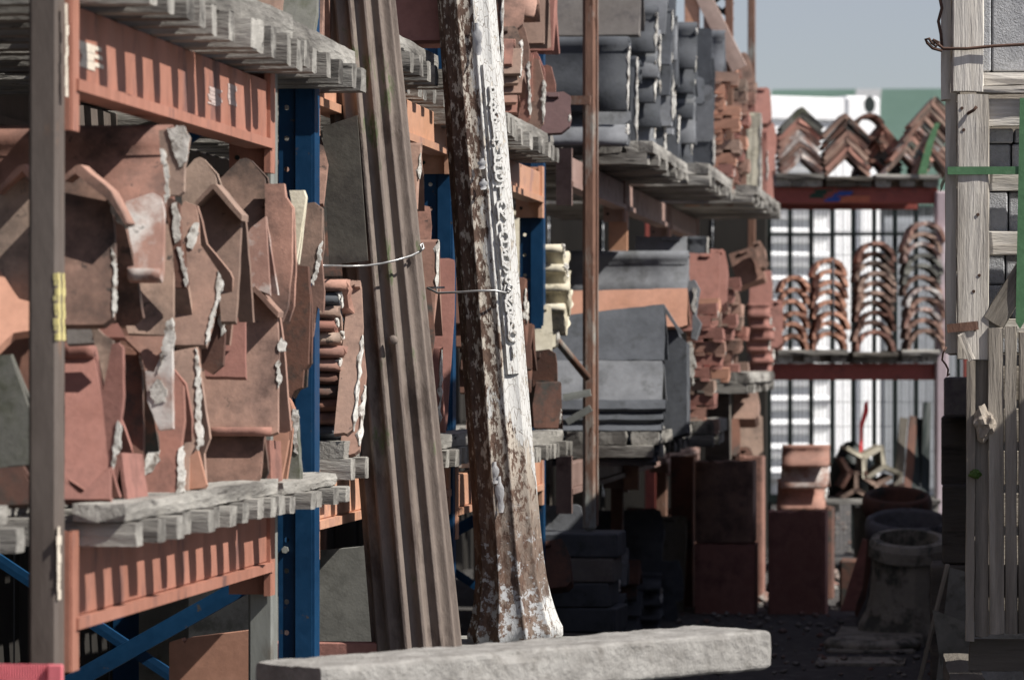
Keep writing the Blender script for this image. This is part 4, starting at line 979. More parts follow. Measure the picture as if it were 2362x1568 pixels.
splash(1900, 442, 1945, 466, M("blue_paint", (.03, .07, .28), (.04, .09, .34), 5), .08)
splash(1930, 452, 2015, 468, M("salmon_paint", (.55, .16, .09), (.6, .2, .12), 5), 0)
pz = at(2166, 440, YR).z
ps = M("wrapped_post", (.32, .25, .27), (.50, .43, .46), 5, c3=(.75, .74, .76), s3=6, t3=.6, rough=.3, stretch=(1, 1, .3))
a, b = at(2156, 900, YR - .02), at(2186, 440, YR - .02)
box("upright", a.x, b.x, YR - .05, YR + .03, 0, b.z, ps, cr, .012)["label"] = "mauve glossy upright at the corner of the cross rack"
box("upright", x0 + .4, x0 + .46, YR - .02, YR + .05, 0, 2.4, darkred, cr)
box("upright", a.x + .3, b.x + .3, YR + .92, YR + 1.0, 0, 2.2, darkred, cr); box("upright", x0 + .4, x0 + .46, YR + .92, YR + 1.0, 0, 2.4, darkred, cr)
def flat_pallet(px0, px1, pyt, pyb, label, mat=wood_g, y=YR):
    a, b = at(px0, pyb, y - .06), at(px1, pyt, y - .06)
    e = empty("pallet", ((a.x + b.x) / 2, y + .45, a.z)); tag(e, label, "pallet", "pallets on the cross rack")
    W, H = b.x - a.x, b.z - a.z
    for i in range(8):
        yy = -.5 + i * .135
        board("deck_board", (-W / 2, yy, H * .8), (W / 2, yy, H * .8), .11, H * .4, mat, e)
    for k in range(3):
        xx = -W / 2 + .05 + (W - .1) * k / 2
        board("bearer", (xx, -.51, H * .3), (xx, .5, H * .3), .09, H * .6, mat, e)
flat_pallet(1784, 1895, 402, 431, "weathered pallet under the first two chevron stacks on the far rack")
flat_pallet(1900, 2008, 408, 431, "dark mossy pallet under the middle of the far rack's upper level", wood_d)
flat_pallet(2014, 2165, 402, 431, "pale pallet under the slanting chevron stacks")
flat_pallet(1786, 1950, 806, 836, "pale pallet under the bright orange arches")
flat_pallet(1962, 2068, 812, 837, "dark pallet under the brown arches", wood_d)
flat_pallet(2075, 2163, 806, 836, "pale pallet under the cream edged arches")
flat_pallet(1895, 2165, 1150, 1180, "low pale pallet under the Y-shaped pieces", wood_g)
a, b = at(1900, 1180, YR), at(2160, 1180, YR)
for i in range(3):
    xx = a.x + (b.x - a.x) * i / 2
    tag(box("timber_bearer", xx - .06, xx + .06, YR - .02, YR + .9, 0, a.z - .002, wood_d), "{} timber bearer under the low pale pallet".format(ORD[i]), "bearer")

def arch_col(pxc, hwpx, pyt, pyb, n, mats, label, kind='half', hpx=None, thick=.023, y=YR - .1, L=.27, lean=0.0):
    s = FPX / y
    hw = hwpx / s
    zb, zt = at(pxc, pyb, y).z, at(pxc, pyt, y).z
    h = (hpx / s) if hpx else hw * 1.05
    pit = (zt - h - zb) / max(1, n - 1)
    xc = at(pxc, pyb, y).x
    for i in range(n):
        m = mats[rng.randrange(len(mats))]
        tile(kind, xc + rng.uniform(-.012, .012) + lean * i, y + L, zb + pit * i, h, L, m, label.format(nth(i, n)), hw=hw * rng.uniform(.98, 1.01), t=thick,
             rot=(rng.uniform(-.012, .012), rng.uniform(-.015, .015), math.pi / 2 + rng.uniform(-.02, .02)), name='barrel_tile' if kind == 'half' else None)
arch_col(1824, 36, 636, 808, 6, [terra_o], "bright orange arched tile, {} in the shortest stack of arches")
arch_col(1910, 41, 596, 808, 8, [terra_o], "bright orange arched tile, {} in the stack with a wire across")
arch_col(2014, 46, 556, 810, 10, [terra_b, terra_d, terra], "brown arched tile, {} in the third stack of arches")
arch_col(2128, 46, 508, 806, 11, [terra_b, terra_w, terra, slate_g], "mottled brown and pale arched tile, {} in the tallest stack of arches")
arch_col(1840, 51, 248, 402, 9, [terra_b, slate_g, terra, terra_w], "weathered chevron ridge tile, {} in the first chevron stack", 'angle', 47, .026)
arch_col(1947, 54, 262, 402, 8, [terra_b, terra, terra_d], "red brown chevron ridge tile, {} in the second chevron stack", 'angle', 52, .026)
arch_col(2078, 53, 222, 402, 12, [terra_b, slate_g, terra, terra_w], "slanting chevron ridge tile, {} in the third chevron stack", 'angle', 56, .024, lean=.018)
arch_col(2146, 48, 300, 402, 8, [terra_b, slate_g, terra], "slanting chevron ridge tile, {} in the last chevron stack", 'angle', 56, .024)
arch_col(2046, 46, 285, 402, 7, [terra_b, terra, slate_g], "weathered chevron ridge tile, {} in the stack behind the green strap", 'angle', 52, .026, y=YR + .22)
arch_col(2012, 36, 262, 402, 3, [terra_d], "dark round-topped tile, {} behind the chevron stacks", 'half', 36, .022, y=YR + .15)
tag(tube("tie_wire", [at(1912, 600, YR - .14), at(1913, 700, YR - .14), at(1911, 770, YR - .14)], .007, slate), "dark tie strip down the front of the orange arches", "wire")
g = at(2112, 380, YR - .13)
tag(plate("green_strap", [(0, 0), (.05, 0), (.09, .18), (.13, .3), (.10, .3), (.05, .18)], .004, strap_g, None, at(2110, 402, YR - .13)), "green packing strap hanging between the slanting chevron stacks", "strap")

# Y-shaped clay pieces on the low pallet
def y_piece(px, py, r, rot, mat, label, y=YR - .05, L=.35):
    V, F = [], []
    c = at(px, py, y)
    for k in range(3):
        a = R(90 + 120 * k) + rot
        d, nrm = Vector((math.cos(a), 0, math.sin(a))), Vector((-math.sin(a), 0, math.cos(a)))
        b = len(V)
        for yy in (0, L):
            for (u, v) in ((-.002, -.014), (r, -.011), (r, .011), (-.002, .014)):
                q = d * u + nrm * v; V.append((q.x, yy + (rng.uniform(-.008, .008)), q.z))
        F += [tuple(b + i for i in f) for f in ((0, 1, 2, 3), (7, 6, 5, 4), (0, 4, 5, 1), (1, 5, 6, 2), (2, 6, 7, 3), (3, 7, 4, 0))]
    me = fixn(mesh("y", V, F)); me.materials.append(mat)
    tag(link("three_way_ridge_tile", me, mat, None, c), label, "roof tile")
y_piece(1972, 1128, .105, 0, terra_b, "Y-shaped clay piece standing upright on the low pallet")
y_piece(1990, 1055, .12, R(60), cream, "cream edged Y-shaped clay piece on top of the pile")
y_piece(2036, 1075, .12, R(5), cream, "pale Y-shaped clay piece leaning to the dark boards")
y_piece(2020, 1118, .10, R(60), terra_b, "brown upside-down Y-shaped clay piece low in the pile")
y_piece(1958, 1090, .10, R(30), terra_d, "dark Y-shaped clay piece at the side of the pile")
y_piece(2050, 1130, .09, R(50), terra_d, "dark low Y-shaped clay piece by the leaning boards")
a = at(1985, 1060, YR + .45)
tag(lathe("dark_sack", [(.001, 0), (.12, 0), (.14, .1), (.12, .22), (.07, .30), (.03, .34), (.001, .345)], black_m, None, 14, lambda a_, z: 1 + .14 * math.sin(3 * a_ + 9 * z), (a.x, a.y, at(1985, 1150, YR + .45).z + .0)), "dark slumped sack behind the Y-shaped pieces", "sack")
f0 = at(1998, 985, YR + .3)
tag(plate("red_flag", [(0, -.30), (.018, -.30), (.022, 0), (.055, .1), (.05, .165), (.03, .14), (.012, .05), (0, .02)], .004, M("flag_red", (.6, .05, .06), (.65, .07, .08), 5), None, f0), "small red flag strip standing behind the dark sack", "flag")
for i, (pb_, pt_, mm) in enumerate((((2068, 1150), (2098, 965), wood_d), ((2090, 1150), (2120, 962), terra_d), ((2108, 1150), (2138, 968), black_m), ((2132, 1150), (2152, 930), black_m))):
    a, b = at(*pb_, YR - .02), at(*pt_, YR + .25)
    tag(board("leaning_board", a, b, .05, .035, mm, None, .003, up=(0, 1, 0)), "dark slat leaning by the glossy upright, {} from the flag".format(ORD[i]), "board")

def turn(before, pivot, ang):
    T = Matrix.Translation(pivot) @ Matrix.Rotation(ang, 4, 'Z') @ Matrix.Translation(-Vector(pivot))
    for o in bpy.data.objects:
        if o not in before and o.parent is None: o.matrix_basis = T @ o.matrix_basis
turn(before, Vector((-.6, YR, 0)), R(8))
# ================================================================ MESH FENCE
YF = 26.2
fe = empty("mesh_fence", (0, 0, 0)); tag(fe, "black steel bar and mesh fence behind the cross rack", "fence")
px = 1676.0
while px < 2330:
    a, b = at(px - 5.2, 1170, YF), at(px + 5.2, 470, YF)
    box("fence_bar", a.x, b.x, YF, YF + .02, .05, at(2000, 440, YF).z, black_m, fe)
    px += 48.5
for py, hh in ((540, 5), (1150, 8)):
    a, b = at(1660, py + hh, YF), at(2330, py - hh, YF)
    box("rail", a.x, b.x, YF - .021, YF - .001, a.z, b.z, black_m, fe)
wires = []
x = at(1660, 800, YF).x; xe = at(2330, 800, YF).x
zt, zb_ = at(2000, 440, YF).z, .05
while x < xe:
    wires.append((x, x + .003, YF + .022, YF + .025, zb_, zt)); x += .026
z = zb_
while z < zt:
    wires.append((at(1660, 800, YF).x, xe, YF + .026, YF + .029, z, z + .003)); z += .155
o = boxes("wire_mesh", wires, black_m, fe); o["kind"] = "stuff"
for i, (pp) in enumerate((((1885, 560), (1905, 590), (1912, 640), (1925, 690)), ((2030, 545), (2050, 600), (2040, 660)))):
    pass

# ================================================================ BEYOND THE FENCE: reefer container, grey unit, green-roofed shed
YC = 36.0
before = set(bpy.data.objects)
co = empty("white_container", (0, 0, 0)); tag(co, "white refrigerated container with a round corner hole beyond the fence", "container")
xr = at(2030, 500, YC).x; zt = at(2000, 224, YC).z
xl = xr - 7.0
box("shell", xl, xr - .15, YC + .05, YC + 6, .1, zt - .06, white_m, co)
V, F = [], []
cp = at(1998, 243, YC)
o = box("corner_casting", xr - .36, xr, YC - .02, YC + .3, zt - .42, zt + .0, white_m, co, .03)
V2 = []
box("top_rail", xl, xr - .361, YC + .0, YC + .12, zt - .22, zt - .02, white_m, co, .01)
box("corner_post", xr - .2, xr, YC, YC + .2, .1, zt - .421, white_m, co, .01)
V, F = [], []
rr_ = .055
ring = [(cp.x + rr_ * math.cos(R(a)), YC - .0225, cp.z + rr_ * 1.35 * math.sin(R(a))) for a in range(0, 360, 20)]
V = ring + [(q[0], YC - .021, q[2]) for q in ring]
F = [tuple(range(18))] + [(i, (i + 1) % 18, 18 + (i + 1) % 18, 18 + i) for i in range(18)]
link("casting_hole_disc", fixn(mesh("hole", V, F)), black_m, co)  # black disc on the face, its colour imitates the hole's darkness
# louvred end of the cooling unit: white slats
lx0, lx1 = xl + 1, at(1872, 600, YC).x
zz = .2; k = 0
while zz < zt - .5:
    V, F = [], []
    pr = [(-.02, 0), (-.13, .03), (-.17, .09), (-.13, .125), (-.02, .13)]
    n = len(pr)
    for xx in (lx0, lx1):
        V += [(xx, YC + a_, zz + b_) for a_, b_ in pr]
    F = [(i, i + 1, n + i + 1, n + i) for i in range(n - 1)] + [tuple(range(n)), tuple(reversed(range(n, 2 * n)))]
    link("louvre_slat", fixn(mesh("slat", V, F)), white_m, co)
    zz += .205
for i in range(9):
    xx = lx1 + .1 + i * .075
    if xx < xr - .3: box("door_rib", xx, xx + .03, YC + .042, YC + .049, .15, zt - .43, white_m, co)
turn(before, Vector((xr, YC, 0)), R(32))
# ribbed grey building with a green roof behind
sh = empty("industrial_shed", (0, 0, 0)); tag(sh, "grey clad industrial shed with a green ribbed roof beyond the container", "building")
YS = 44.0
zr0, zr1 = at(2000, 480, YS).z, at(2000, 204, YS + 5).z
box("wall", -16, 12, YS, YS + 10, 0, zr0 + .02, grey_cl, sh)
pitch = .05
xx = -16.0
V, F = [], []
roofs = {'g': ([], []), 's': ([], [])}
while xx < 12:
    s = (xx + 16) % 1.32
    V, F = roofs['s' if s < .32 else 'g']
    b = len(V)
    for (u, dz) in ((0, 0), (.022, 0), (.028, .008), (.044, .008), (.05, 0)):
        V += [(xx + u, YS - .4, zr0 + dz), (xx + u, YS + 5.2, zr1 + dz)]
    F += [(b + 2 * i, b + 2 * i + 2, b + 2 * i + 3, b + 2 * i + 1) for i in range(4)]
    xx += pitch
link("roof_sheeting", mesh("roof", *roofs['g']), green_cl, sh)
o = link("rooflight_sheeting", mesh("roof", *roofs['s']), skylt_m, sh); o["label"] = "grey translucent rooflight sheets"
xx = -4.0
ribs = []
while xx < 2:
    ribs.append((xx, xx + .04, YS - .05, YS - .001, 0, zr0)); xx += .2
boxes("wall_ribs", ribs, grey_cl, sh)
gt = empty("grey_tank", (0, 0, 0)); tag(gt, "ribbed blue grey cabinet beside the white container", "cabinet")
x0_, x1_ = at(2040, 500, YC + 1).x, at(2230, 500, YC + 1).x
zt2 = at(2040, 500, YC + 1).z
box("shell", x0_, x1_, YC + 1, YC + 2.5, 0, zt2, grey_cl, gt)
for i in range(10):
    xa = x0_ + (x1_ - x0_) * i / 10
    box("panel", xa + .004, xa + (x1_ - x0_) / 10 - .006, YC + .97, YC + .999, .1, zt2 - .05, grey_cl, gt)
# distant tree-less yard behind: nothing more shows

# ================================================================ RIGHT-HAND STACK: crated concrete blocks
YT = 11.4
before = set(bpy.data.objects)
def fb(name, px0, py0, px1, py1, dy, dep, mat, parent=None, tilt=0):
    """board facing the camera, grain along its longer side"""
    a, b = at(px0, py1, YT + dy), at(px1, py0, YT + dy)
    yc = YT + dy + dep / 2
    if (b.z - a.z) > (b.x - a.x):
        o = board(name, ((a.x + b.x) / 2, yc, a.z), ((a.x + b.x) / 2 + tilt, yc, b.z), b.x - a.x, dep, mat, parent, .0025, up=(0, 1, 0))
    else:
        o = board(name, (a.x, yc, (a.z + b.z) / 2), (b.x, yc, (a.z + b.z) / 2 + tilt), b.z - a.z, dep, mat, parent, .0025, up=(0, 1, 0))
    return o
def crate(label, zlo): 
    e = empty("timber_crate", (0, 0, 0)); tag(e, label, "crate"); return e
cu = crate("upper pale timber crate of concrete blocks cut by the top of the picture", 2)
cm = crate("middle pale timber crate with grey blocks and a green strap round it", 1.2)
cl = crate("lower shaded timber crate of wide vertical planks", .4)
XR = 1.05
# upper crate
fb("corner_post", 2171, -560, 2193, 230, .02, .09, wood_n, cu)
fb("corner_post", 2197, -560, 2268, 212, 0, .022, wood_n, cu)
zc = at(2300, 180, YT).z
for (p0, p1, dy) in ((165, 196, .03), (196, 214, .0)):
    a, b = at(2262 if dy else 2252, p1, YT), at(2361, p0, YT)
    board("deck_board", (a.x, YT + dy + .05, (a.z + b.z) / 2), (XR, YT + dy + .05, (a.z + b.z) / 2), b.z - a.z, .1, wood_n, cu, .003, up=(0, 1, 0))
# middle crate
fb("corner_post", 2181, 214, 2206, 815, .035, .08, wood_n, cm)
fb("corner_post", 2207, 217, 2281, 828, 0, .022, wood_n, cm)
for (p0, p1) in ((226, 291), (386, 440), (533, 588), (735, 780)):
    a, b = at(2276, p1, YT), at(2361, p0, YT)
    fx = board("slat", (a.x - .02, YT + .035, (a.z + b.z) / 2), (XR, YT + .035, (a.z + b.z) / 2), b.z - a.z, .024, wood_n, cm, .0025, up=(0, 1, 0))
board("brace", at(2290, 745, YT + .008), at(2385, 590, YT + .008), .062, .02, wood_m, cm, .002, up=(0, 1, 0))
# nails with rust
for (px, py) in ((2222, 300), (2255, 495), (2258, 635), (2245, 672), (2230, 885), (2218, 250), (2248, 760)):
    if py < 828:
        q = at(px, py, YT - .001)
        V, F = [], []
        tube_vf([q + Vector((0, .006, 0)), q + Vector((0, -.0008, 0))], .0045, V, F, 8)
        link("nail", mesh("nail", V, F), wire_r, cm)
q = at(2232, 262, YT - .004)
tube("bent_nail", [q + Vector((0, .006, 0)), q, at(2244, 255, YT - .012), at(2252, 246, YT - .014)], .0045, wire_r, cm, 6)
# lower crate: wide planks
for k, (a0, a1, p0, p1, dy, mm) in enumerate(((2281, 2316, 755, 1462, -.01, wood_m), (2318, 2345, 752, 1462, -.012, wood_m), (2347, 2400, 765, 1462, -.01, wood_m),
                              (2226, 2246, 830, 1478, .0, wood_m), (2248, 2279, 830, 1468, .012, wood_m), (2402, 2470, 750, 1462, -.01, wood_m), (2472, 2540, 750, 1462, -.01, wood_m))):
    fb("plank", a0, p0, a1, p1, dy, .024, mm, cl, tilt=rng.uniform(-.004, .004))
for py in (1470, 1300):
    a = at(2235, py, YT)
    board("rail", (a.x, YT + .06, a.z - .05), (XR, YT + .06, a.z - .05), .09, .05, wood_d, cl, .003, up=(0, 1, 0))
zl = at(2240, 1478, YT).z
for k in range(5):
    board("bearer", (-.03 + k * .24, YT + .03, zl - .16), (-.03 + k * .24, YT + 1.1, zl - .16), .10, .10, wood_d, cl, .004)
for k in range(4):
    board("skid", (-.05, YT + .08 + k * .3, (zl - .21) / 2), (XR, YT + .08 + k * .3, (zl - .21) / 2), .12, zl - .212, wood_d, cl, .004)
# boxes' far sides so that the crates are closed
for (e, z0, z1) in ((cl, zl, at(2240, 835, YT).z), (cm, at(2240, 828, YT).z, at(2240, 217, YT).z), (cu, at(2240, 214, YT).z, at(2240, -540, YT).z)):
    for k in range(6):
        zz = z0 + (z1 - z0) * (k + .5) / 6
        xs = .012 if e is cl else -.055
        board("side_slat", (xs, YT + .14, zz), (xs, YT + 1.1, zz), (z1 - z0) / 6 * .8, .02, wood_m, e, .003, up=(1, 0, 0))
        board("back_slat", (-.06 if e is not cl else .04, YT + 1.14, zz), (XR, YT + 1.14, zz), (z1 - z0) / 6 * .8, .02, wood_m, e, .003, up=(0, 1, 0))
    for xx in (XR,):
        board("corner_post", (xx, YT + .06, z0), (xx, YT + .06, z1), .09, .02, wood_m, e, .003, up=(0, 1, 0))
# concrete blocks
BL = {}
def block(x0, x1, y0, z0, z1, label, dep=.2, group=None, rot=0):
    o = box("concrete_block", x0, x1, y0, y0 + dep, z0, z1, block_m, None, .004, (0, 0, rot))
    tag(o, label, "concrete block", group)
yb_ = YT + .075
def pz_(py): return at(2300, py, yb_).z
def pxx(p): return at(p, 800, yb_).x
block(pxx(2255), pxx(2287), yb_, pz_(165), pz_(-400), "narrow grey concrete block beside the upper crate's corner post")
block(pxx(2290), pxx(2420), yb_ + .004, pz_(165), pz_(-400), "large speckled grey concrete block in the upper crate", rot=0)
block(pxx(2424), XR - .1, yb_, pz_(165), pz_(-400), "grey concrete block in the upper crate outside the picture")
rows = ((330, 297, "top course"), (440, 333, "second course"), (540, 443, "third course"), (585, 543, "fourth course"), (655, 588, "fifth course"), (735, 658, "sixth course"), (815, 738, "lowest course"))
for i, (pb_, pt_, nm) in enumerate(rows):
    sp = (2338, 2332, 2325, 2350, 2318, 2330, 2335)[i]
    d0 = (.0, .012, .004, .02, .006, .0, .01)[i]
    block(pxx(2262), pxx(sp), yb_ + d0, pz_(pb_), pz_(pt_), "grey concrete block in the {} of the middle crate, next to the corner post".format(nm), .4)
    block(pxx(sp + 4), pxx(2470), yb_ + .012 - d0 * .5, pz_(pb_), pz_(pt_), "grey concrete block in the {} of the middle crate, by the green strap".format(nm), .4)
    block(pxx(2474), XR - .1, yb_, pz_(pb_), pz_(pt_), "grey concrete block in the {} at the hidden end of the crate".format(nm), .4)
# straps and wires
a, b = at(2186, 403, YT - .006), at(2361, 384, YT - .006)
st = empty("green_strap", (0, 0, 0)); tag(st, "green plastic strap running across the middle crate and down beside the blocks", "strap")
o = boxes("strap_band", [(a.x, XR, YT - .006, YT - .0045, a.z, b.z), (a.x - .0015, a.x, YT - .006, YT + 1.16, a.z, b.z)], strap_g, st)
a, b = at(2345, 742, YT - .009), at(2372, 226, YT - .009)
plate("strap_tail", [(a.x - .004, a.z), (a.x + .008, a.z - .02), (a.x + .02, a.z), (b.x - .006, a.z + .1), (b.x - .006, b.z), (a.x + .008, b.z)], .0015, strap_g, st, (0, YT - .009, 0))
tag(box("steel_band", at(2183, 770, YT - .006).x, at(2256, 740, YT - .006).x, YT - .006, YT - .0035, at(2220, 764, YT).z, at(2220, 744, YT).z, rust, None, 0, (0, R(-6), 0)), "rusty steel band nailed across the middle crate's corner", "steel band")
tag(board("timber_splinter", at(2215, 770, YT - .03), at(2240, 832, YT - .03), .02, .012, wood_n, None, .003, up=(0, 1, 0)), "pale split splinter below the rusty steel band", "splinter")
y_ = YT - .01
pts = [at(2150, 92, y_), at(2165, 105, y_), at(2175, 113, y_), at(2230, 113, y_), at(2290, 107, y_), at(2361, 103, y_), Vector((XR, y_, at(2361, 100, y_).z))]
tag(tube("binding_wire", pts, .0045, wire_r, None, 6), "dark twisted wire tied round the upper crate", "wire")
pts = [at(2166, -10, y_ + .03), at(2172, 20, y_ + .03), at(2164, 50, y_ + .03), at(2170, 80, y_ + .03), at(2172, 110, y_ + .03)]
tag(tube("binding_wire", pts, .0045, wire_r, None, 6), "dark twisted wire hanging down the upper crate's corner post", "wire")
pts = [at(2172, 118, y_), at(2150, 112, y_), at(2138, 100, y_), at(2134, 92, y_), at(2142, 90, y_), at(2148, 100, y_), at(2158, 108, y_), at(2165, 98, y_), at(2156, 94, y_), at(2152, 104, y_)]
tag(tube("wire_knot", pts, .0045, wire_r, None, 6), "curled wire knot sticking out towards the sky", "wire")
pts = [at(2182, 800, y_), at(2174, 815, y_), at(2172, 830, y_), at(2180, 840, y_), at(2186, 852, y_), at(2184, 868, y_), at(2190, 862, y_)]
tag(tube("loose_wire", pts, .0028, wire_r, None, 6), "thin loose wire dangling under the rusty steel band", "wire")
# crumpled paper sack caught between planks
def crumple(px0, py0, px1, py1, y, mat, label, name):
    a, b = at(px0, py1, y), at(px1, py0, y)
    bm = bmesh.new(); bmesh.ops.create_icosphere(bm, subdivisions=3, radius=1)
    for v in bm.verts:
        d = v.co.normalized()
        k = 1 + .5 * mnoise.noise(d * 1.4 + Vector((px0, 0, 0))) + .38 * mnoise.noise(d * 3.1 + Vector((0, px0, 0)))
        v.co = Vector((d.x * (b.x - a.x) / 2 * k, d.y * .03 * k, d.z * (b.z - a.z) / 2 * k))
    me = bpy.data.meshes.new(name); bm.to_mesh(me); bm.free(); me.materials.append(mat)
    tag(link(name, me, mat, None, ((a.x + b.x) / 2, y, (a.z + b.z) / 2)), label, "sack")
crumple(2244, 940, 2296, 1015, YT - .005, paper_m, "crumpled brown paper sack poking out between the lower planks", "paper_sack")
crumple(2232, 1082, 2262, 1102, YT + .0, moss_m, "tuft of green moss on the lower crate", "moss_tuft")
turn(before, Vector((-.09, YT, 0)), R(1.5))
# things beside the crate foot
tag(plate("stone_slab", [(0, -.35), (.16, -.35), (.16, .34), (.085, .36)], .05, stone_m, None, at(2128, 1568, 13.2), (R(-6), 0, 0)), "grey stone slab leaning in the dark beside the lower crate", "slab")
tag(board("leaning_board", at(2112, 1600, 13.0), at(2185, 1300, 13.0), .014, .06, wood_m, None, .002, up=(0, 1, 0)), "thin pale board edge leaning beside the lower crate", "board")
tag(plate("stone_slab", [(0, 0), (.11, -.04), (.12, -.3), (.05, -.34)], .04, stone_m, None, at(2150, 1405, 12.9), (R(-8), 0, 0)), "broken pale slab lying against the lower crate", "slab")
for i, (px0, px1, pyt, pyb, y) in enumerate(((2176, 2228, 870, 960, 13.6), (2170, 2228, 960, 1120, 13.9), (2172, 2230, 1120, 1300, 13.7))):
    a, b = at(px0, pyb, y), at(px1, pyt, y)
    tag(box("timber_block", a.x, b.x + .3, y, y + .3, a.z, b.z, (slate_b, wood_d, wood_d)[i], None, .006), "{} dark block in the pile behind the lower crate".format(("topmost", "middle", "bottom")[i]), "block")
tag(box("timber_block", -.16, .3, 13.65, 14.0, 0, at(2172, 1302, 13.7).z, wood_d, None, .006), "large dark base block behind the lower crate", "block")
# unseen packs of blocks added in line behind the crates to shade the aisle
def pack(y, h, n, x0=-.02):
    e = empty("shading_block_pack", (x0 + .55, y, 0)); tag(e, ("unseen pack of concrete blocks added to shade the aisle, {} behind the crates".format(ORD[n]) if n < 7 else "pack of concrete blocks added outside the picture to shade the lower crate"), "block pack", "added packs of blocks that cast shade")
    for k in range(4): box("bearer", x0 - x0 - .55 + k * .33, -.55 + k * .33 + .1, 0, 1.0, 0, .12, wood_d, e)
    nz = int((h - .12) / .22)
    for r_ in range(nz):
        for c in range(3):
            box("block", -.55 + c * .365, -.55 + c * .365 + .362, 0, 1.0, .12 + r_ * .22, .12 + r_ * .22 + .217, block_m, e, .004)
pack(10.22, 2.2, 7, 1.0)  # out-of-view pack added to throw shade on the lower crate's planks
for i in range(7): pack(12.75 + i * 1.08, 2.45, i)

# ================================================================ IRON COLUMNS LEANING ON THE RACK
def foot_frame(pb, pt_, y):
    a, b = at(*pb, y), at(*pt_, y)
    return a, math.atan2(b.x - a.x, b.z - a.z), (b - a).length
# --- brown fluted pilaster
fl_m = M("fluted_iron", (.155, .125, .108), (.235, .195, .168), 9, c3=(.10, .078, .066), s3=14, t3=.58, c4=(.10, .125, .06), s4=9, t4=.615, stretch=(1, 1, .35), rough=.75, bump=.25, bscale=110, rnd=0)
a, lean, L = foot_frame((968, 1560), (826, 0), 10.62)
fp = empty("fluted_pilaster", a, (0, lean, 0)); tag(fp, "brown rusty fluted iron pilaster leaning against the rack, mossy at its edges", "column")
NL = 15
def lobes(ang, amp, n=NL):
    u = abs((ang % (2 * math.pi / n)) - math.pi / n) / (math.pi / n)
    q = u / .80                                # concave flute between flat fillets with crisp edges
    return 1.0 if q >= 1 else 1 - .17 * (1 - q ** 2.2)
H = L + .45
prof = []
for k in range(29):
    z = H * k / 28
    prof.append((.118 - .026 * z / H, z))
sh_ = lathe("shaft", prof, fl_m, fp, 390, lambda a_, z: lobes(a_, .25) * (1.0 if math.sin(a_) < .2 else .9))
# edges of grooves stay crisp: flat shading on the cusps is given by the fine division
V, F = [], []
tube_vf([(0, 0, 0), (0, -.004, 0), (0, -.010, 0), (0, -.013, 0)], [.013, .013, .011, .006], V, F, 12)
bp = at(920, 785, 10.62)
loc = Matrix.Rotation(-lean, 4, 'Y') @ (bp - a)
link("boss", mesh("boss", V, F, True), fl_m, fp, (loc.x, -.107, loc.z))
# dark flat plate wired behind it
pa, pb2 = at(840, 600, 10.74), at(815, 245, 10.74)
dp = plate("dark_plate", [(-.10, 0), (0, .012), (-.028, .385), (-.118, .355)], .008, plate_m, None, at(848, 612, 10.47), (0, 0, 0))
tag(dp, "thin dark metal plate wedged between the fluted pilaster and the blue upright", "plate")
boxes("bright_edge", [], wire_m) if False else None

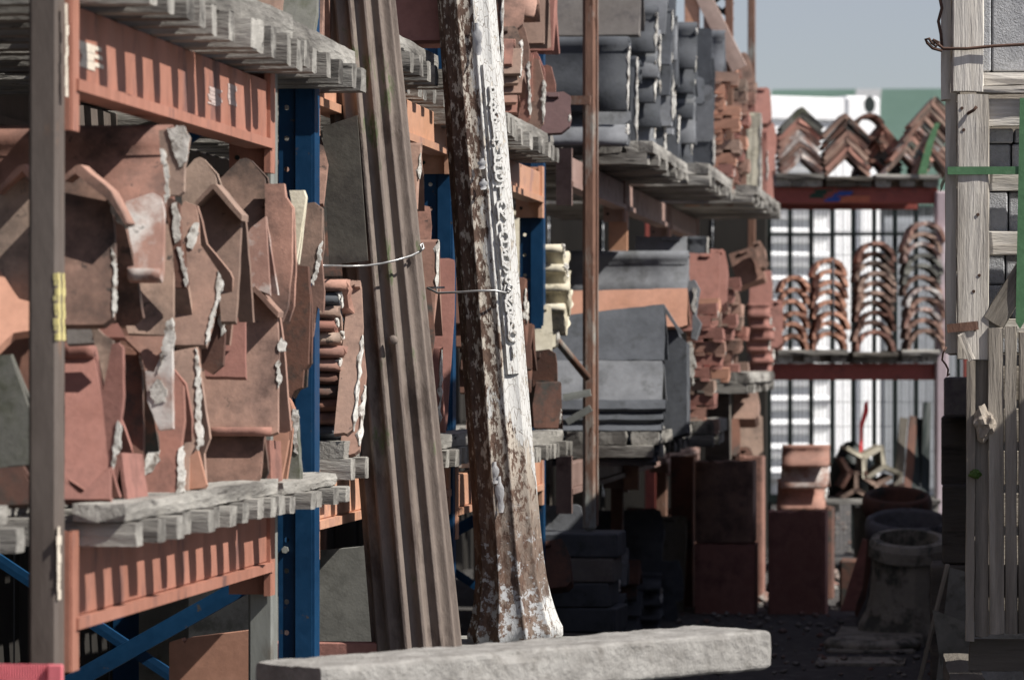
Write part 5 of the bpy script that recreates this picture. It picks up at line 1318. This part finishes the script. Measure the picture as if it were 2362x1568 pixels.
# --- white painted column with raised lettering
def iron_paint():
    m = bpy.data.materials.new("peeling_white_paint"); m.use_nodes = True
    n, l = m.node_tree.nodes, m.node_tree.links
    b = n["Principled BSDF"]; b.inputs["Roughness"].default_value = .75; b.inputs["Specular IOR Level"].default_value = .3
    tc = n.new("ShaderNodeTexCoord")
    def mp(s):
        q = n.new("ShaderNodeMapping"); q.inputs["Scale"].default_value = s; l.new(tc.outputs["Object"], q.inputs["Vector"]); return q.outputs[0]
    def nz(v, s, d=8, ro=.65):
        t = n.new("ShaderNodeTexNoise"); t.inputs["Scale"].default_value = s; t.inputs["Detail"].default_value = d; t.inputs["Roughness"].default_value = ro
        l.new(v, t.inputs["Vector"]); return t.outputs["Fac"]
    def mr(src, a0, a1, b0=0, b1=1):
        t = n.new("ShaderNodeMapRange"); t.inputs["From Min"].default_value = a0; t.inputs["From Max"].default_value = a1
        t.inputs["To Min"].default_value = b0; t.inputs["To Max"].default_value = b1; l.new(src, t.inputs["Value"]); return t.outputs[0]
    def mix(f, a0, b0):
        x = n.new("ShaderNodeMix"); x.data_type = 'RGBA'; l.new(f, x.inputs["Factor"])
        for s_, v in ((6, a0), (7, b0)):
            if isinstance(v, tuple): x.inputs[s_].default_value = (*v, 1)
            else: l.new(v, x.inputs[s_])
        return x.outputs[2]
    def math_(op, a0, b0):
        x = n.new("ShaderNodeMath"); x.operation = op
        for i, v in enumerate((a0, b0)):
            if isinstance(v, (int, float)): x.inputs[i].default_value = v
            else: l.new(v, x.inputs[i])
        return x.outputs[0]
    v = mp((1, 1, .42))
    rustc = mix(mr(nz(v, 48), .36, .64), (.070, .042, .032), (.155, .098, .072))
    rustc = mix(mr(nz(v, 60), .60, .70), rustc, (.25, .18, .135))
    # thin remains of primer
    sep = n.new("ShaderNodeSeparateXYZ"); l.new(tc.outputs["Object"], sep.inputs[0])
    prim = math_('MULTIPLY', mr(math_('ADD', nz(v, 62, 10, .7), math_('MULTIPLY', sep.outputs[0], .9)), .49, .535), mr(sep.outputs[2], .28, .6, .15, 1))
    c = mix(prim, rustc, (.55, .50, .43))
    # paint coat that survives on the weather side and thins out towards the foot
    side = math_('ADD', math_('MULTIPLY', sep.outputs[0], 6.0), math_('MULTIPLY', nz(mp((1, 1, .22)), 14, 10, .68), 1.9))
    foot = mr(sep.outputs[2], .30, .62, -.62, 0)
    pm_ = mr(math_('ADD', side, foot), 1.10, 1.12)
    pm_ = math_('MULTIPLY', pm_, mr(nz(v, 46, 10, .75), .575, .60, 1, 0))
    crack = n.new("ShaderNodeTexVoronoi"); crack.feature = 'DISTANCE_TO_EDGE'; crack.inputs["Scale"].default_value = 60
    l.new(mp((1.6, 1.6, .45)), crack.inputs["Vector"])
    ck = mr(crack.outputs["Distance"], 0.0, .035)
    paint = mix(mr(nz(v, 40), .62, .72), (.60, .60, .585), (.46, .42, .36))
    paint = mix(ck, (.34, .30, .26), paint)
    base_sp = mr(math_('ADD', nz(mp((1, 1, 1)), 30, 9, .7), mr(sep.outputs[2], .0, .34, .12, 0)), .585, .63)   # speckled grey paint left on the flared foot
    lowmask = math_('MULTIPLY', base_sp, mr(sep.outputs[2], .28, .42, 1, 0))
    c = mix(lowmask, c, (.42, .43, .44))
    c = mix(pm_, c, paint)
    l.new(c, b.inputs["Base Color"])
    h_ = math_('ADD', math_('MULTIPLY', pm_, .6), math_('MULTIPLY', nz(v, 90, 5, .7), .5))
    h_ = math_('ADD', h_, math_('MULTIPLY', ck, .25))
    bp_ = n.new("ShaderNodeBump"); bp_.inputs["Strength"].default_value = .7; bp_.inputs["Distance"].default_value = .006
    l.new(h_, bp_.inputs["Height"]); l.new(bp_.outputs[0], b.inputs["Normal"])
    return m
wp = iron_paint()
YW = 11.35
a, lean, L = foot_frame((1190, 1480), (1076, 0), YW)
wc = empty("iron_column", a, (0, lean, 0)); tag(wc, "rusty cast iron column with peeling white paint, raised lettering and a flared foot", "column")
prof = [(.02, 0), (.125, 0), (.136, .012), (.137, .035), (.128, .055), (.119, .085), (.110, .125), (.102, .175), (.097, .24), (.095, .32), (.093, .45), (.0915, .6)]
for k in range(1, 22): prof.append((.0915 - .012 * k / 21, .6 + (L + .5 - .6) * k / 21))
def wl(a_, z):                                  # shallow concave flutes between crisp arrises
    n = 11
    u = abs(((a_ + .1) % (2 * math.pi / n)) - math.pi / n) / (math.pi / n)
    amp = .105 + (.035 if z < .2 else 0)
    return 1 - amp * (1 - u ** 2.4)
lathe("shaft", prof, wp, wc, 220, wl)
# lettering: raised capitals down the sunlit side, on a flat band
TXT = "PARKBEAVUCOG TION FOUNDS SGKNBRKC I"
ang = R(-50)
nrm = Vector((math.cos(ang), math.sin(ang), 0))
band = []
z_top, z_bot = L - .27, .80
V, F = [], []
tg = Vector((-math.sin(ang), math.cos(ang), 0))
segs = 30
for k in range(segs + 1):
    z = z_bot - .06 + (z_top - z_bot + .14) * k / segs
    rr = .0925 - .012 * max(0, (z - .6)) / (L - .1) 
    for (u, d) in ((-.023, -.02), (-.019, .0), (.019, .0), (.023, -.02)):
        q = nrm * (rr + d) + tg * u; V.append((q.x, q.y, z))
for k in range(segs):
    for j in range(3): F.append((k * 4 + j, k * 4 + j + 1, (k + 1) * 4 + j + 1, (k + 1) * 4 + j))
link("lettering_band", fixn(mesh("band", V, F)), wp, wc)
step = (z_top - z_bot) / (len(TXT) - 1)
for i, ch in enumerate(TXT):
    if ch == ' ': continue
    cu_ = bpy.data.curves.new("letter", 'FONT'); cu_.body = ch; cu_.size = .046; cu_.extrude = .0042; cu_.bevel_depth = .0012; cu_.align_x = 'CENTER'; cu_.align_y = 'CENTER'
    to = bpy.data.objects.new("tmp", cu_)
    col.objects.link(to)
    dg = bpy.context.evaluated_depsgraph_get(); dg.update()
    me = bpy.data.meshes.new_from_object(to.evaluated_get(dg))
    bpy.data.objects.remove(to)
    z = z_top - step * i
    rr = .0925 - .012 * max(0, (z - .6)) / (L - .1)
    q = nrm * (rr + .004)
    me.materials.clear(); me.materials.append(wp)
    # letter stands upright: its X along the tangent, its Y up, its Z outwards
    o = link("letter", me, wp, wc)
    M4 = Matrix(((tg.x, 0, nrm.x, q.x), (tg.y, 0, nrm.y, q.y), (0, 1, 0, z), (0, 0, 0, 1)))
    me.transform(Matrix(((tg.x, 0, nrm.x, q.x), (tg.y, 0, nrm.y, q.y), (0, 1, 0, z), (0, 0, 0, 1))))
# curling flakes of paint
for (px, py, s) in ((1100, 90, .09), (1110, 378, .03), (1113, 425, .03), (1152, 1140, .10), (1140, 1090, .06)):
    q = at(px, py, YW - .1)
    lq = Matrix.Rotation(-lean, 4, 'Y') @ (q - a)
    V, F = [], []
    n = 6
    for k in range(n + 1):
        z = -s / 2 + s * k / n
        wd = .012 * (1 - .5 * abs(k - 3) / 3) * (1 + .3 * math.sin(k * 2.1))
        for u, d in ((-wd, .0), (0, -.004), (wd, -.001 - .004 * (n - k) / n)):
            V.append((lq.x + u, -.09 + d - (.006 if k == 0 else 0) - abs(lq.x) * -.25, lq.z + z))
    for k in range(n):
        for j in range(2): F.append((k * 3 + j, k * 3 + j + 1, k * 3 + j + 4, k * 3 + j + 3))
    link("paint_flake", mesh("flake", V, F, True), M("loose_paint", (.55, .56, .57), (.66, .66, .66), 20, rnd=0), wc)

# tie wires
def arc_wire(pts, label, name="tie_wire", r=.0032):
    tag(tube(name, pts, r, wire_m, None, 6), label, "wire")
yw = 10.49
arc_wire([at(744, 613, 10.02), at(760, 613, 10.2), at(800, 614, 10.43), at(845, 613, 10.455), at(880, 608, 10.465), at(915, 600, 10.48), at(948, 590, 10.52), at(968, 580, 10.55), at(977, 573, 10.56), at(974, 562, 10.56), at(969, 565, 10.55), at(972, 576, 10.545), at(966, 582, 10.56)], "galvanised tie wire round the brown fluted pilaster")
arc_wire([at(985, 664, 11.30), at(1010, 676, 11.27), at(1060, 674, 11.235), at(1100, 671, 11.225), at(1140, 670, 11.23), at(1165, 675, 11.26), at(1176, 672, 11.28), at(1180, 660, 11.27), at(1172, 655, 11.27), at(1170, 666, 11.265), at(1178, 670, 11.26)], "galvanised tie wire knotted round the white painted column")
a1, b1 = at(985, 664, 11.33), at(1025, 663, 11.33)
arc_wire([a1, b1], "dark twisted end of wire behind the white painted column", r=.003)

# supports for the two columns (mostly hidden by the kerb)
za_ = at(1190, 1480, YW).z
tag(box("stone_block", -1.55, -1.02, YW - .16, YW + .3, 0, za_ - .002, stone_m, None, .01), "grey stone block carrying the white column's flared foot", "stone block")
zf = at(968, 1560, 10.62).z
tag(box("stone_block", -1.62, -1.2, 10.48, 10.80, 0, zf - .012, stone_m, None, .01), "grey stone block under the fluted pilaster", "stone block")

# ================================================================ CONCRETE KERB ACROSS THE FRONT
kz1 = 1.25 - .59
n0, n1 = at(748, 1532, 8.0), at(1783, 1456, 8.96)
zk = (n0.z + n1.z) / 2
ke = Vector((n1.x - n0.x, n1.y - n0.y, 0)); KL = ke.length; kd = ke.normalized(); kn = Vector((-kd.y, kd.x, 0))
kw, kh, kr = .22, .086, .011
kp = []
for (cx_, cz_, a0) in ((1, -1, -90), (1, 1, 0), (-1, 1, 90), (-1, -1, 180)):
    for a_ in (0, 30, 60, 90):
        kp.append((cx_ * (kw / 2 - kr) + kr * math.cos(R(a0 + a_)), cz_ * (kh / 2 - kr) + kr * math.sin(R(a0 + a_))))
kq = []
for i in range(16):
    a_, b_ = kp[i], kp[(i + 1) % 16]
    m_ = max(1, int(math.hypot(a_[0] - b_[0], a_[1] - b_[1]) / .012))
    for k in range(m_): kq.append((a_[0] + (b_[0] - a_[0]) * k / m_, a_[1] + (b_[1] - a_[1]) * k / m_))
V, F = [], []
ns, m_ = 100, len(kq)
for s in range(ns + 1):
    x = -KL / 2 + KL * s / ns
    sc_ = .93 if s in (0, ns) else (.985 if s in (1, ns - 1) else 1)
    for (y_, z_) in kq:
        v = Vector((x, y_ * sc_, z_ * sc_))
        v += mnoise.noise_vector(v * 16) * .0028 + mnoise.noise_vector(v * 70) * .0016
        chip = mnoise.noise(v * 9)
        if abs(y_) > kw / 2 - .02 and z_ > kh / 2 - .02 and chip > .15: v -= Vector((0, math.copysign(1, y_), 1)) * (chip - .15) * .02
        V.append(v)
for s in range(ns):
    for k in range(m_): F.append((s * m_ + k, s * m_ + (k + 1) % m_, (s + 1) * m_ + (k + 1) % m_, (s + 1) * m_ + k))
F += [tuple(range(m_)), tuple(reversed(range(ns * m_, ns * m_ + m_)))]
me = fixn(mesh("kerb", V, F)); me.materials.append(conc)
mid = (n0 + n1) / 2 + kn * .11
ko = link("concrete_kerb", me, conc, None, (mid.x, mid.y, zk - .043), (0, -.014, math.atan2(kd.y, kd.x)))
tag(ko, "pale concrete kerb lying across the front below the columns", "kerb")
for i, t in enumerate((-.36, .12)):
    c = mid + kd * (KL * t)
    o = tag(box("concrete_block", c.x - .1, c.x + .1, c.y - .07, c.y + .07, 0, zk - .09, block_m, None, .004), ("concrete block under the near end of the kerb", "concrete block under the middle of the kerb")[i], "concrete block")

# red ribbed plastic sheet in the corner
a, b = at(-40, 1640, 7.0), at(140, 1531, 7.0)
V, F = [], []
nx = 60
for k in range(nx + 1):
    x = a.x + (b.x - a.x) * k / nx
    for zz in (0.3, b.z): V.append((x, 7.0 + .002 * (k % 2), zz))
F = [(2 * k, 2 * k + 2, 2 * k + 3, 2 * k + 1) for k in range(nx)]
rp = empty("plastic_barrier", (0, 0, 0)); tag(rp, "pink red ribbed plastic sheet in the bottom corner by the brown post", "plastic sheet")
link("ribbed_sheet", mesh("sheet", V, F), pink_m, rp)
box("edge_strip", b.x - .022, b.x + .004, 6.994, 7.006, 0, b.z, pink_m, rp, .002)
box("edge_strip", a.x - .3, a.x - .001, 6.994, 7.006, 0, b.z, pink_m, rp, .002)

# clay and stone slabs on the floor under racks A and B
pl_ = plate("clay_slab", [(0, 0), (.235, .0), (.235, .60), (.045, .575), (.038, .563), (.03, .574), (0, .565)], .05, terra_o, None, (at(390, 1505, 9.85).x, 9.85, 0))
tag(pl_, "smooth orange clay panel with a nick in its top edge beside the galvanised post", "panel")
s1 = plate("stone_slab", [(-.6, .0), (.15, 0), (.15, .79), (0, .745), (-.1, .735), (-.6, .7)], .06, stone_m, None, (at(825, 1300, 11.0).x, 11.0, 0))
tag(s1, "cracked grey stone slab catching a wedge of sun beside the fluted pilaster", "slab")
s2 = plate("stone_slab", [(0, 0), (.3, 0), (.3, .66), (.12, .70), (0, .68)], .06, stone_m, None, (at(435, 1400, 10.6).x, 10.6, 0))
tag(s2, "lichened grey stone slab in the dark behind the galvanised post", "slab")
tag(box("clay_slab", at(630, 1500, 10.55).x, at(870, 1500, 10.55).x, 10.55, 10.6, 0, at(700, 1480, 10.55).z, terra_r, None, .004), "dark red clay panel low behind the blue upright", "panel")

# ================================================================ CHIMNEY POTS
def pot(px, py_rim, rpx, y, hgt, mat, label, style):
    c = at(px, py_rim, y); s = FPX / y; r_ = rpx / s
    zr = c.z
    e = empty("chimney_pot", (c.x, y, zr - hgt * .98), (R(13), R(1.5), 0)); tag(e, label, "chimney pot")
    if style == 'oct':
        body = [(r_ * 1.22, 0), (r_ * 1.22, .05), (r_ * 1.05, .11), (r_ * .96, hgt * .4), (r_ * .90, hgt * .7), (r_ * .89, hgt - .10), (r_ * .89, hgt - .09)]
        rim = [(r_ * .89, hgt - .085), (r_ * 1.0, hgt - .08), (r_ * 1.0, hgt - .03), (r_ * .93, hgt - .002), (r_ * .74, hgt), (r_ * .72, hgt - .03), (r_ * .72, hgt - .3)]
        lathe("body", body, mat, e, 16, None, (0, 0, 0), (0, 0, R(11)), False)
        lathe("rim", rim, mat, e, 16, None, (0, 0, 0), (0, 0, R(11)), False)
    else:
        body = [(r_ * 1.15, 0), (r_ * 1.1, .05), (r_ * .95, .12), (r_ * .85, hgt * .5), (r_ * .82, hgt - .15), (r_ * .86, hgt - .11)]
        rim = [(r_ * .88, hgt - .105), (r_ * .99, hgt - .09), (r_ * 1.0, hgt - .04), (r_ * .95, hgt - .01), (r_ * .86, hgt), (r_ * .80, hgt - .02), (r_ * .78, hgt - .3)]
        lathe("body", body, mat, e, 40, None)
        lathe("rim", rim, mat, e, 40, lambda a_, z: 1 + .012 * math.sin(9 * a_))
    return e
pot(2091, 1236, 93, 18.4, .815 - .36, pot_m, "nearest buff chimney pot with a facetted rim beside the crate", 'oct')
pot(2090, 1190, 100, 19.3, at(2090, 1190, 19.3).z, M("soot_clay", (.12, .12, .13), (.18, .18, .19), 6, c3=(.04, .04, .04), s3=8), "dark sooty chimney pot with a wide round rim, second in the row", 'round')
pot(2063, 1135, 80, 20.2, at(2063, 1135, 20.2).z, terra_d, "dark terracotta chimney pot with a wavy rim, third in the row", 'round')
# squared bases and slabs in front of and below the pots
def slabp(px0, py0, px1, py1, y, dep, mat, label, z0=None):
    a, b = at(px0, py1, y), at(px1, py0, y)
    e = box("clay_plinth", a.x, b.x, y, y + dep, a.z if z0 is None else z0, b.z, mat, None, .012)
    tag(e, label, "clay base")
slabp(1925, 1462, 2130, 1500, 18.1, .5, pot_m, "mossy square clay base under the nearest chimney pot", None)
slabp(1905, 1500, 2110, 1600, 17.6, .4, pot_m, "buff clay base lying low in the corner", 0)
a = at(1990, 1500, 17.75)
lathe_o = lathe("clay_ring", [(.12, 0), (.20, 0), (.21, .03), (.19, .05), (.13, .05), (.12, .02), (.12, 0)], pot_m, None, 24, None, (at(2010, 1500, 17.8).x, 17.85, at(2010, 1500, 17.8).z))
tag(lathe_o, "buff clay ring lying on the low clay base", "clay ring")
slabp(1880, 1535, 2085, 1640, 16.9, .35, pot_m, "nearest buff clay base with chamfered corners cut by the picture edge", 0)
slabp(1935, 1290, 1990, 1345, 20.8, .2, terra_d, "broken dark red clay piece beside the third chimney pot", 0)
tag(plate("red_sheet", [(0, 0), (.16, 0), (.16, .34), (.11, .36)], .02, terra_r, None, (at(1938, 1350, 20.6).x, 20.6, 0)), "dark red triangular clay piece leaning on the sooty chimney pot", "clay piece")

# ================================================================ RUBBLE ON THE GROUND
V, F = [], []
rg = random.Random(3)
def rock(x, y, r):
    b = len(V)
    bm_pts = [(1, 0, 0), (-1, 0, 0), (0, 1, 0), (0, -1, 0), (0, 0, .8), (0, 0, -.5), (.6, .6, .45), (-.6, .6, .4), (.6, -.6, .45), (-.6, -.6, .4)]
    for p in bm_pts:
        k = r * rg.uniform(.65, 1.25)
        V.append((x + p[0] * k, y + p[1] * k, max(-.01, r * .35 + p[2] * k)))
    for f in ((4, 6, 7), (4, 7, 9), (4, 9, 8), (4, 8, 6), (6, 2, 7), (7, 1, 9), (9, 3, 8), (8, 0, 6), (6, 0, 2), (7, 2, 1), (9, 1, 3), (8, 3, 0), (0, 5, 2), (2, 5, 1), (1, 5, 3), (3, 5, 0)):
        F.append(tuple(b + i for i in f))
for _ in range(1500):
    y = rg.uniform(14, 34)
    rock(rg.uniform(-1.7, .3), y, rg.choice((.005, .008, .011, .014, .02)))
for _ in range(70):
    y = rg.uniform(20.6, 24.2)
    rock(rg.uniform(-1.15, -.45), y, rg.uniform(.02, .06))
o = link("rubble", fixn(mesh("rubble", V, F)), rubble_m); tag(o, "loose gravel and broken rubble along the aisle floor", "rubble", kind="stuff")

# slab pile under the rusty pole
zz = 0.0
for i in range(6):
    h_ = (zp - .002) / 6
    o = box("stone_slab", -1.72 - .02 * (i % 2), -1.42 + .015 * (i % 3), 15.92, 16.28, zz, zz + h_ - .002, (slate, slate_b, slate)[i % 3], None, .006, (0, 0, rng.uniform(-.06, .06)))
    tag(o, "dark grey slab, {} in the pile under the rusty pole".format(nth(i, 6)), "slab"); zz += h_
